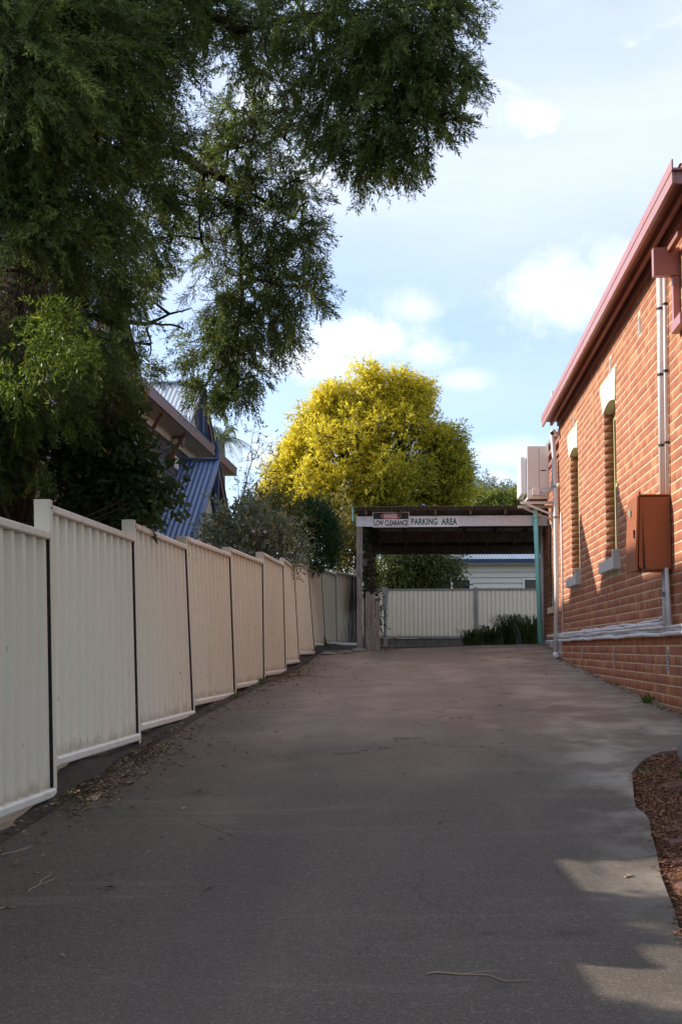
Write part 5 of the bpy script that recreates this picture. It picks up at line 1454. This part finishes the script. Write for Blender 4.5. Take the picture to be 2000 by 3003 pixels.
# ---- strappy grass clumps at the end of the drive
M['strap'] = leafmat('strap_leaf', (.060, .115, .035), (.17, .25, .085), .3, .4)
for i, (px, hgt, n, lab) in enumerate(((1385, .42, 90, 'shortest strappy grass clump, leftmost in front of the back fence'), (1440, .52, 110, 'middle strappy grass clump in front of the back fence'), (1500, .78, 150, 'tall strappy grass clump left of the teal downpipe'), (1555, .72, 130, 'tall strappy grass clump directly behind the teal downpipe'), (1420, .36, 80, 'low strappy grass clump between the two leftmost ones'))):
    Y = 28.6 + .35*(i % 3); b = onY(px, 1884, Y); z0 = gz(b.x, Y)-.05
    t = thing('grass_clump', (b.x, Y, z0), lab, 'grass clump', 'strappy grass clumps at the end of the drive')
    V = []; F = []; tn = []
    q = random.Random(i)
    for k in range(n*3):
        a = q.uniform(0, 6.28); rr = q.uniform(0, .16); h = hgt*q.uniform(.35, .95); out = h*q.uniform(.15, .75)
        c = Vector((b.x+rr*math.cos(a)*1.5, Y+rr*math.sin(a), z0)); d = Vector((math.cos(a), math.sin(a), 0)); s_ = Vector((-d.y, d.x, 0))*.007
        p = [c, c+d*out*.3+Vector((0, 0, h*.6)), c+d*out*.7+Vector((0, 0, h*.92)), c+d*out*1.15+Vector((0, 0, h*(.95 if q.random() < .4 else .7)))]
        n0 = len(V)
        for j, w in enumerate((1, 1, .8, .1)): V += [tuple(p[j]-s_*w), tuple(p[j]+s_*w)]
        F += [(n0+2*j, n0+2*j+1, n0+2*j+3, n0+2*j+2) for j in range(3)]; tn += [q.random()]*3
    npmesh('blades', np.array(V), np.array(F), M['strap'], t, np.array(tn))

# ================================================================ GARDEN BED, LITTER, SMALL THINGS
gb = MB(); yb = list(np.arange(-6, 9.70, .12))
for y in yb:
    xr = drive_right(y)
    for x in (xr+.004, xr+.10, xr+.35, xr+.8, xr+1.6, 5.5):
        f = min(1, (x-xr)/.4); gb.v.append((x, y, gz(x, y)-.03+.07*f+.012*math.sin(x*9+y*7)))
for j in range(len(yb)-1):
    for i in range(5):
        a = j*6+i; gb.f.append((a, a+1, a+7, a+6))
tag(gb.build('garden_soil', M['soil'], smooth=True), kind='structure')
def bedz(x, y):
    xr = drive_right(y); f = min(1, max(0, (x-xr)/.4)); return gz(x, y)-.03+.07*f+.012*math.sin(x*9+y*7)
def chips(n, xy, ll, lw, zf, mat, name, curl=.3):
    V = []; F = []; T = []
    for k in range(n):
        x, y = xy(); z = zf(x, y)+.004+(random.random()**3*.03 if name == 'bark_mulch' else 0); a = random.uniform(0, 6.28); l_ = ll*random.uniform(.4, 1.3); w = lw*random.uniform(.5, 1.3)
        d = Vector((math.cos(a), math.sin(a), random.uniform(-.1, .35)*curl*3)).normalized(); s_ = Vector((-math.sin(a), math.cos(a), random.uniform(-.4, .4))).normalized()
        c = Vector((x, y, z+random.uniform(0, .008))); n0 = len(V)
        up = Vector((0, 0, curl*l_*.3))
        V += [tuple(c-d*l_/2), tuple(c-s_*w/2+up), tuple(c+d*l_/2), tuple(c+s_*w/2+up)]; F.append((n0, n0+1, n0+2, n0+3)); T.append(random.random())
    o = npmesh(name, np.array(V), np.array(F), mat, None, np.array(T)); return o
def bedpt():
    while True:
        y = random.uniform(4.2, 9.6); x = drive_right(y) + abs(random.gauss(0, .45)) - .025
        if x < 3.2: return x, y
tag(chips(9000, bedpt, .035, .010, bedz, M['mulch'], 'bark_mulch', .35), 'loose brown bark mulch covering the garden bed at right', 'mulch', kind='stuff')
PV = [(1.50, 8.15, .1, 'brick paver lying deepest into the garden bed, half under mulch'), (1.42, 7.75, .05, 'reddish brick paver lying across the garden bed near its top end'), (1.33, 7.10, -.03, 'long dark brick paver in the shaded middle of the garden bed'), (1.28, 6.72, .04, 'brick paver just below the long dark one in the shaded garden bed'), (1.24, 6.38, -.04, 'brick paver at the edge of the sun patch in the garden bed'), (1.17, 5.85, .08, 'sunlit brick paver nearest the driveway in the garden bed'), (1.22, 5.58, -.06, 'lowest sunlit brick paver in the garden bed')]
for i, (x, y, rz, lab) in enumerate(PV):
    m = MB(); m.box(-.15, .17, -.075, .075, -.05, .022)
    o = m.build('paver_brick', M['redpaver'], bevel=.008); o.location = (x, y, bedz(x, y)-.014); o.rotation_euler = (random.uniform(-.05, .05), -.17+random.uniform(-.05, .05), rz)
    tag(o, lab, 'brick', 'loose pavers in the garden bed')
def rock(name, c, r, lab, sc=(1, 1, 1), seed=0, mat='rock', group=None):
    q = random.Random(seed); m = MB(); m.ball((0, 0, 0), r, 14, 10, sc)
    off = [q.uniform(0, 6) for _ in range(3)]
    m.v = [(v[0]*(1+.18*math.sin(v[1]/r*3+off[0])), v[1]*(1+.15*math.sin(v[2]/r*3+off[1])), v[2]*(1+.15*math.sin(v[0]/r*3.5+off[2]))) for v in m.v]
    o = m.build(name, M[mat], smooth=True); o.location = c; tag(o, lab, 'rock', group); return o
p = onY(2030, 2300, 8.9); rock('garden_rock', (p.x+.015, 8.9, bedz(p.x, 8.9)+.05), .09, 'upright grey rock at the right edge in the garden bed', (1, .8, 1.5), 3)
for i, (px, py, y, r, lab) in enumerate(((1052, 1880, 24.75, .10, 'flat pale rock at the foot of the carport post'), (1020, 1886, 24.4, .07, 'small flat rock left of the carport post'), (962, 1890, 24.2, .08, 'dark rock lying against the foot of the fence'))):
    x = onY(px, py, y).x; rock('edging_rock', (x, y, gz(x, y)+.02), r, lab, (1.5, .8, .45), i+5)
M['weed'] = leafmat('weed_leaf', (.05, .10, .02), (.12, .19, .035), .35, .5)
for i, (x, y, n, h, lab, cat) in enumerate(((1.52, 8.35, 22, .09, 'green seedling near the rock in the garden bed', 'weed'), (1.72, 8.2, 26, .10, 'leafy weed beside the rock at the right edge of the bed', 'weed'), (1.35, 8.75, 14, .05, 'tiny weed at the top corner of the garden bed', 'weed'), (2.02, 12.9, 34, .10, 'dark weed growing at the foot of the brick wall', 'weed'), (-2.06, 7.95, 9, .26, 'grass tuft at the foot of the nearest fence post', 'grass tuft'), (-2.0, 16.9, 12, .10, 'little weed below the middle fence panels', 'weed'), (-1.98, 14.9, 10, .09, 'small weed at the bottom rail of the third full fence panel', 'weed'), (-1.86, 26.5, 18, .22, 'grassy weed at the foot of the leaning far fence panels', 'weed'))):
    z = bedz(x, y) if y < 9.6 and x > 1 else gz(x, y); t = thing('weed', (x, y, z), lab, cat)
    V = []; F = []; T = []; q = random.Random(i)
    for k in range(n):
        a = q.uniform(0, 6.28); e = q.uniform(.3, 1.4); l_ = h*q.uniform(.5, 1.2); d = Vector((math.cos(a)*math.cos(e), math.sin(a)*math.cos(e), math.sin(e))); s_ = Vector((-math.sin(a), math.cos(a), 0))*(.004 if cat == 'grass tuft' else .012)
        c = Vector((x+q.gauss(0, .02), y+q.gauss(0, .02), z)); n0 = len(V)
        V += [tuple(c), tuple(c+d*l_*.6-s_), tuple(c+d*l_), tuple(c+d*l_*.6+s_)]; F.append((n0, n0+1, n0+2, n0+3)); T.append(q.random())
    npmesh('leaves', np.array(V), np.array(F), M['weed'], t, np.array(T))
# leaf litter gathered along the fence and the wall foot, thin over the slab
def litpt():
    u = random.random()
    if u < .70:
        y = random.choice([random.uniform(5, 26), random.gauss(10.2, .6), random.gauss(18.4, .9), random.gauss(8.6, .5)])
        return fence_x(y)+.06+abs(random.gauss(0, .17)), y
    if u < .82:
        y = random.uniform(11, 21.5); return 2.10-abs(random.gauss(0, .05)), y
    if u < .90: return random.uniform(-1.3, -.4), random.gauss(25.1, .25)
    y = random.uniform(4.2, 24); return random.uniform(-1.9, 1.6) if random.random() < .35 else fence_x(y)+.1+abs(random.gauss(0, .5)), y
tag(chips(3200, litpt, .045, .020, lambda x, y: sz(x, y)+.002 if x > fence_x(y)+.13 else gz(x, y)+.035, M['litter'], 'leaf_litter', .3), 'dry leaf litter gathered along the foot of the fence', 'leaf litter', kind='stuff')
STK = [((0, 2512), (108, 2478), 'longer pale stick lying near the left edge of the driveway'), ((82, 2618), (158, 2560), 'forked pale twig lying on the driveway at lower left'), ((0, 2660), (45, 2662), 'short thin stick at the lower left edge of the picture'), ((1250, 2850), (1550, 2882), 'long thin crooked stick across the lower right of the driveway'), ((1835, 2575), (1855, 2567), 'short dark stick beside the sun patch on the driveway')]
def onG(px, py):
    d = ray(px, py); lo, hi = 2.0, 40.0
    for _ in range(50):
        t_ = (lo+hi)/2; p = Vector((0, 0, EYE))+d*(t_/d.y)
        if p.z > sz(p.x, p.y)+.001: lo = t_
        else: hi = t_
    return p
for i, (a, b, lab) in enumerate(STK):
    a, b = onG(*a), onG(*b); t = thing('stick', (a+b)/2, lab, 'stick'); m = MB()
    up = Vector((0, 0, .003))
    n = 8; q = random.Random(i+3); pts = [a.lerp(b, k/n)+up+Vector((q.gauss(0, .008), q.gauss(0, .02), 0)) for k in range(n+1)]
    m.tube(pts, [.0045*(1-.6*k/n) for k in range(n+1)], 5); m.build('stem', M['stick'], t, smooth=True)
    if i in (0, 1, 3):
        m = MB(); c = pts[3]; e = c+(b-a)*.32+Vector((.03, .10, 0)); m.tube([c, c.lerp(e, .5)+Vector((.01, .02, 0)), e], [.003, .0025, .001], 5); m.build('side_twig', M['stick'], t, smooth=True)
for i, (px, py, lab) in enumerate(((593, 2124, 'curled dry leaf lying on the driveway near the fence'), (930, 2278, 'pale scrap lying on the middle of the driveway'), (252, 2362, 'small pale dead leaf below the second fence panel'))):
    c = onG(px, py); m = MB(); r = .035 if i == 0 else .02
    for k in range(4):
        u0, u1 = -1+k*.5, -.5+k*.5
        def lp(u, s_): return c+Vector((u*r, s_*r*.55*math.sqrt(max(.02, 1-u*u)), .003+.014*u*u))
        m.quad(lp(u0, -1), lp(u1, -1), lp(u1, 1), lp(u0, 1))
    o = m.build('dead_leaf', M['stick']); tag(o, lab, 'leaf')
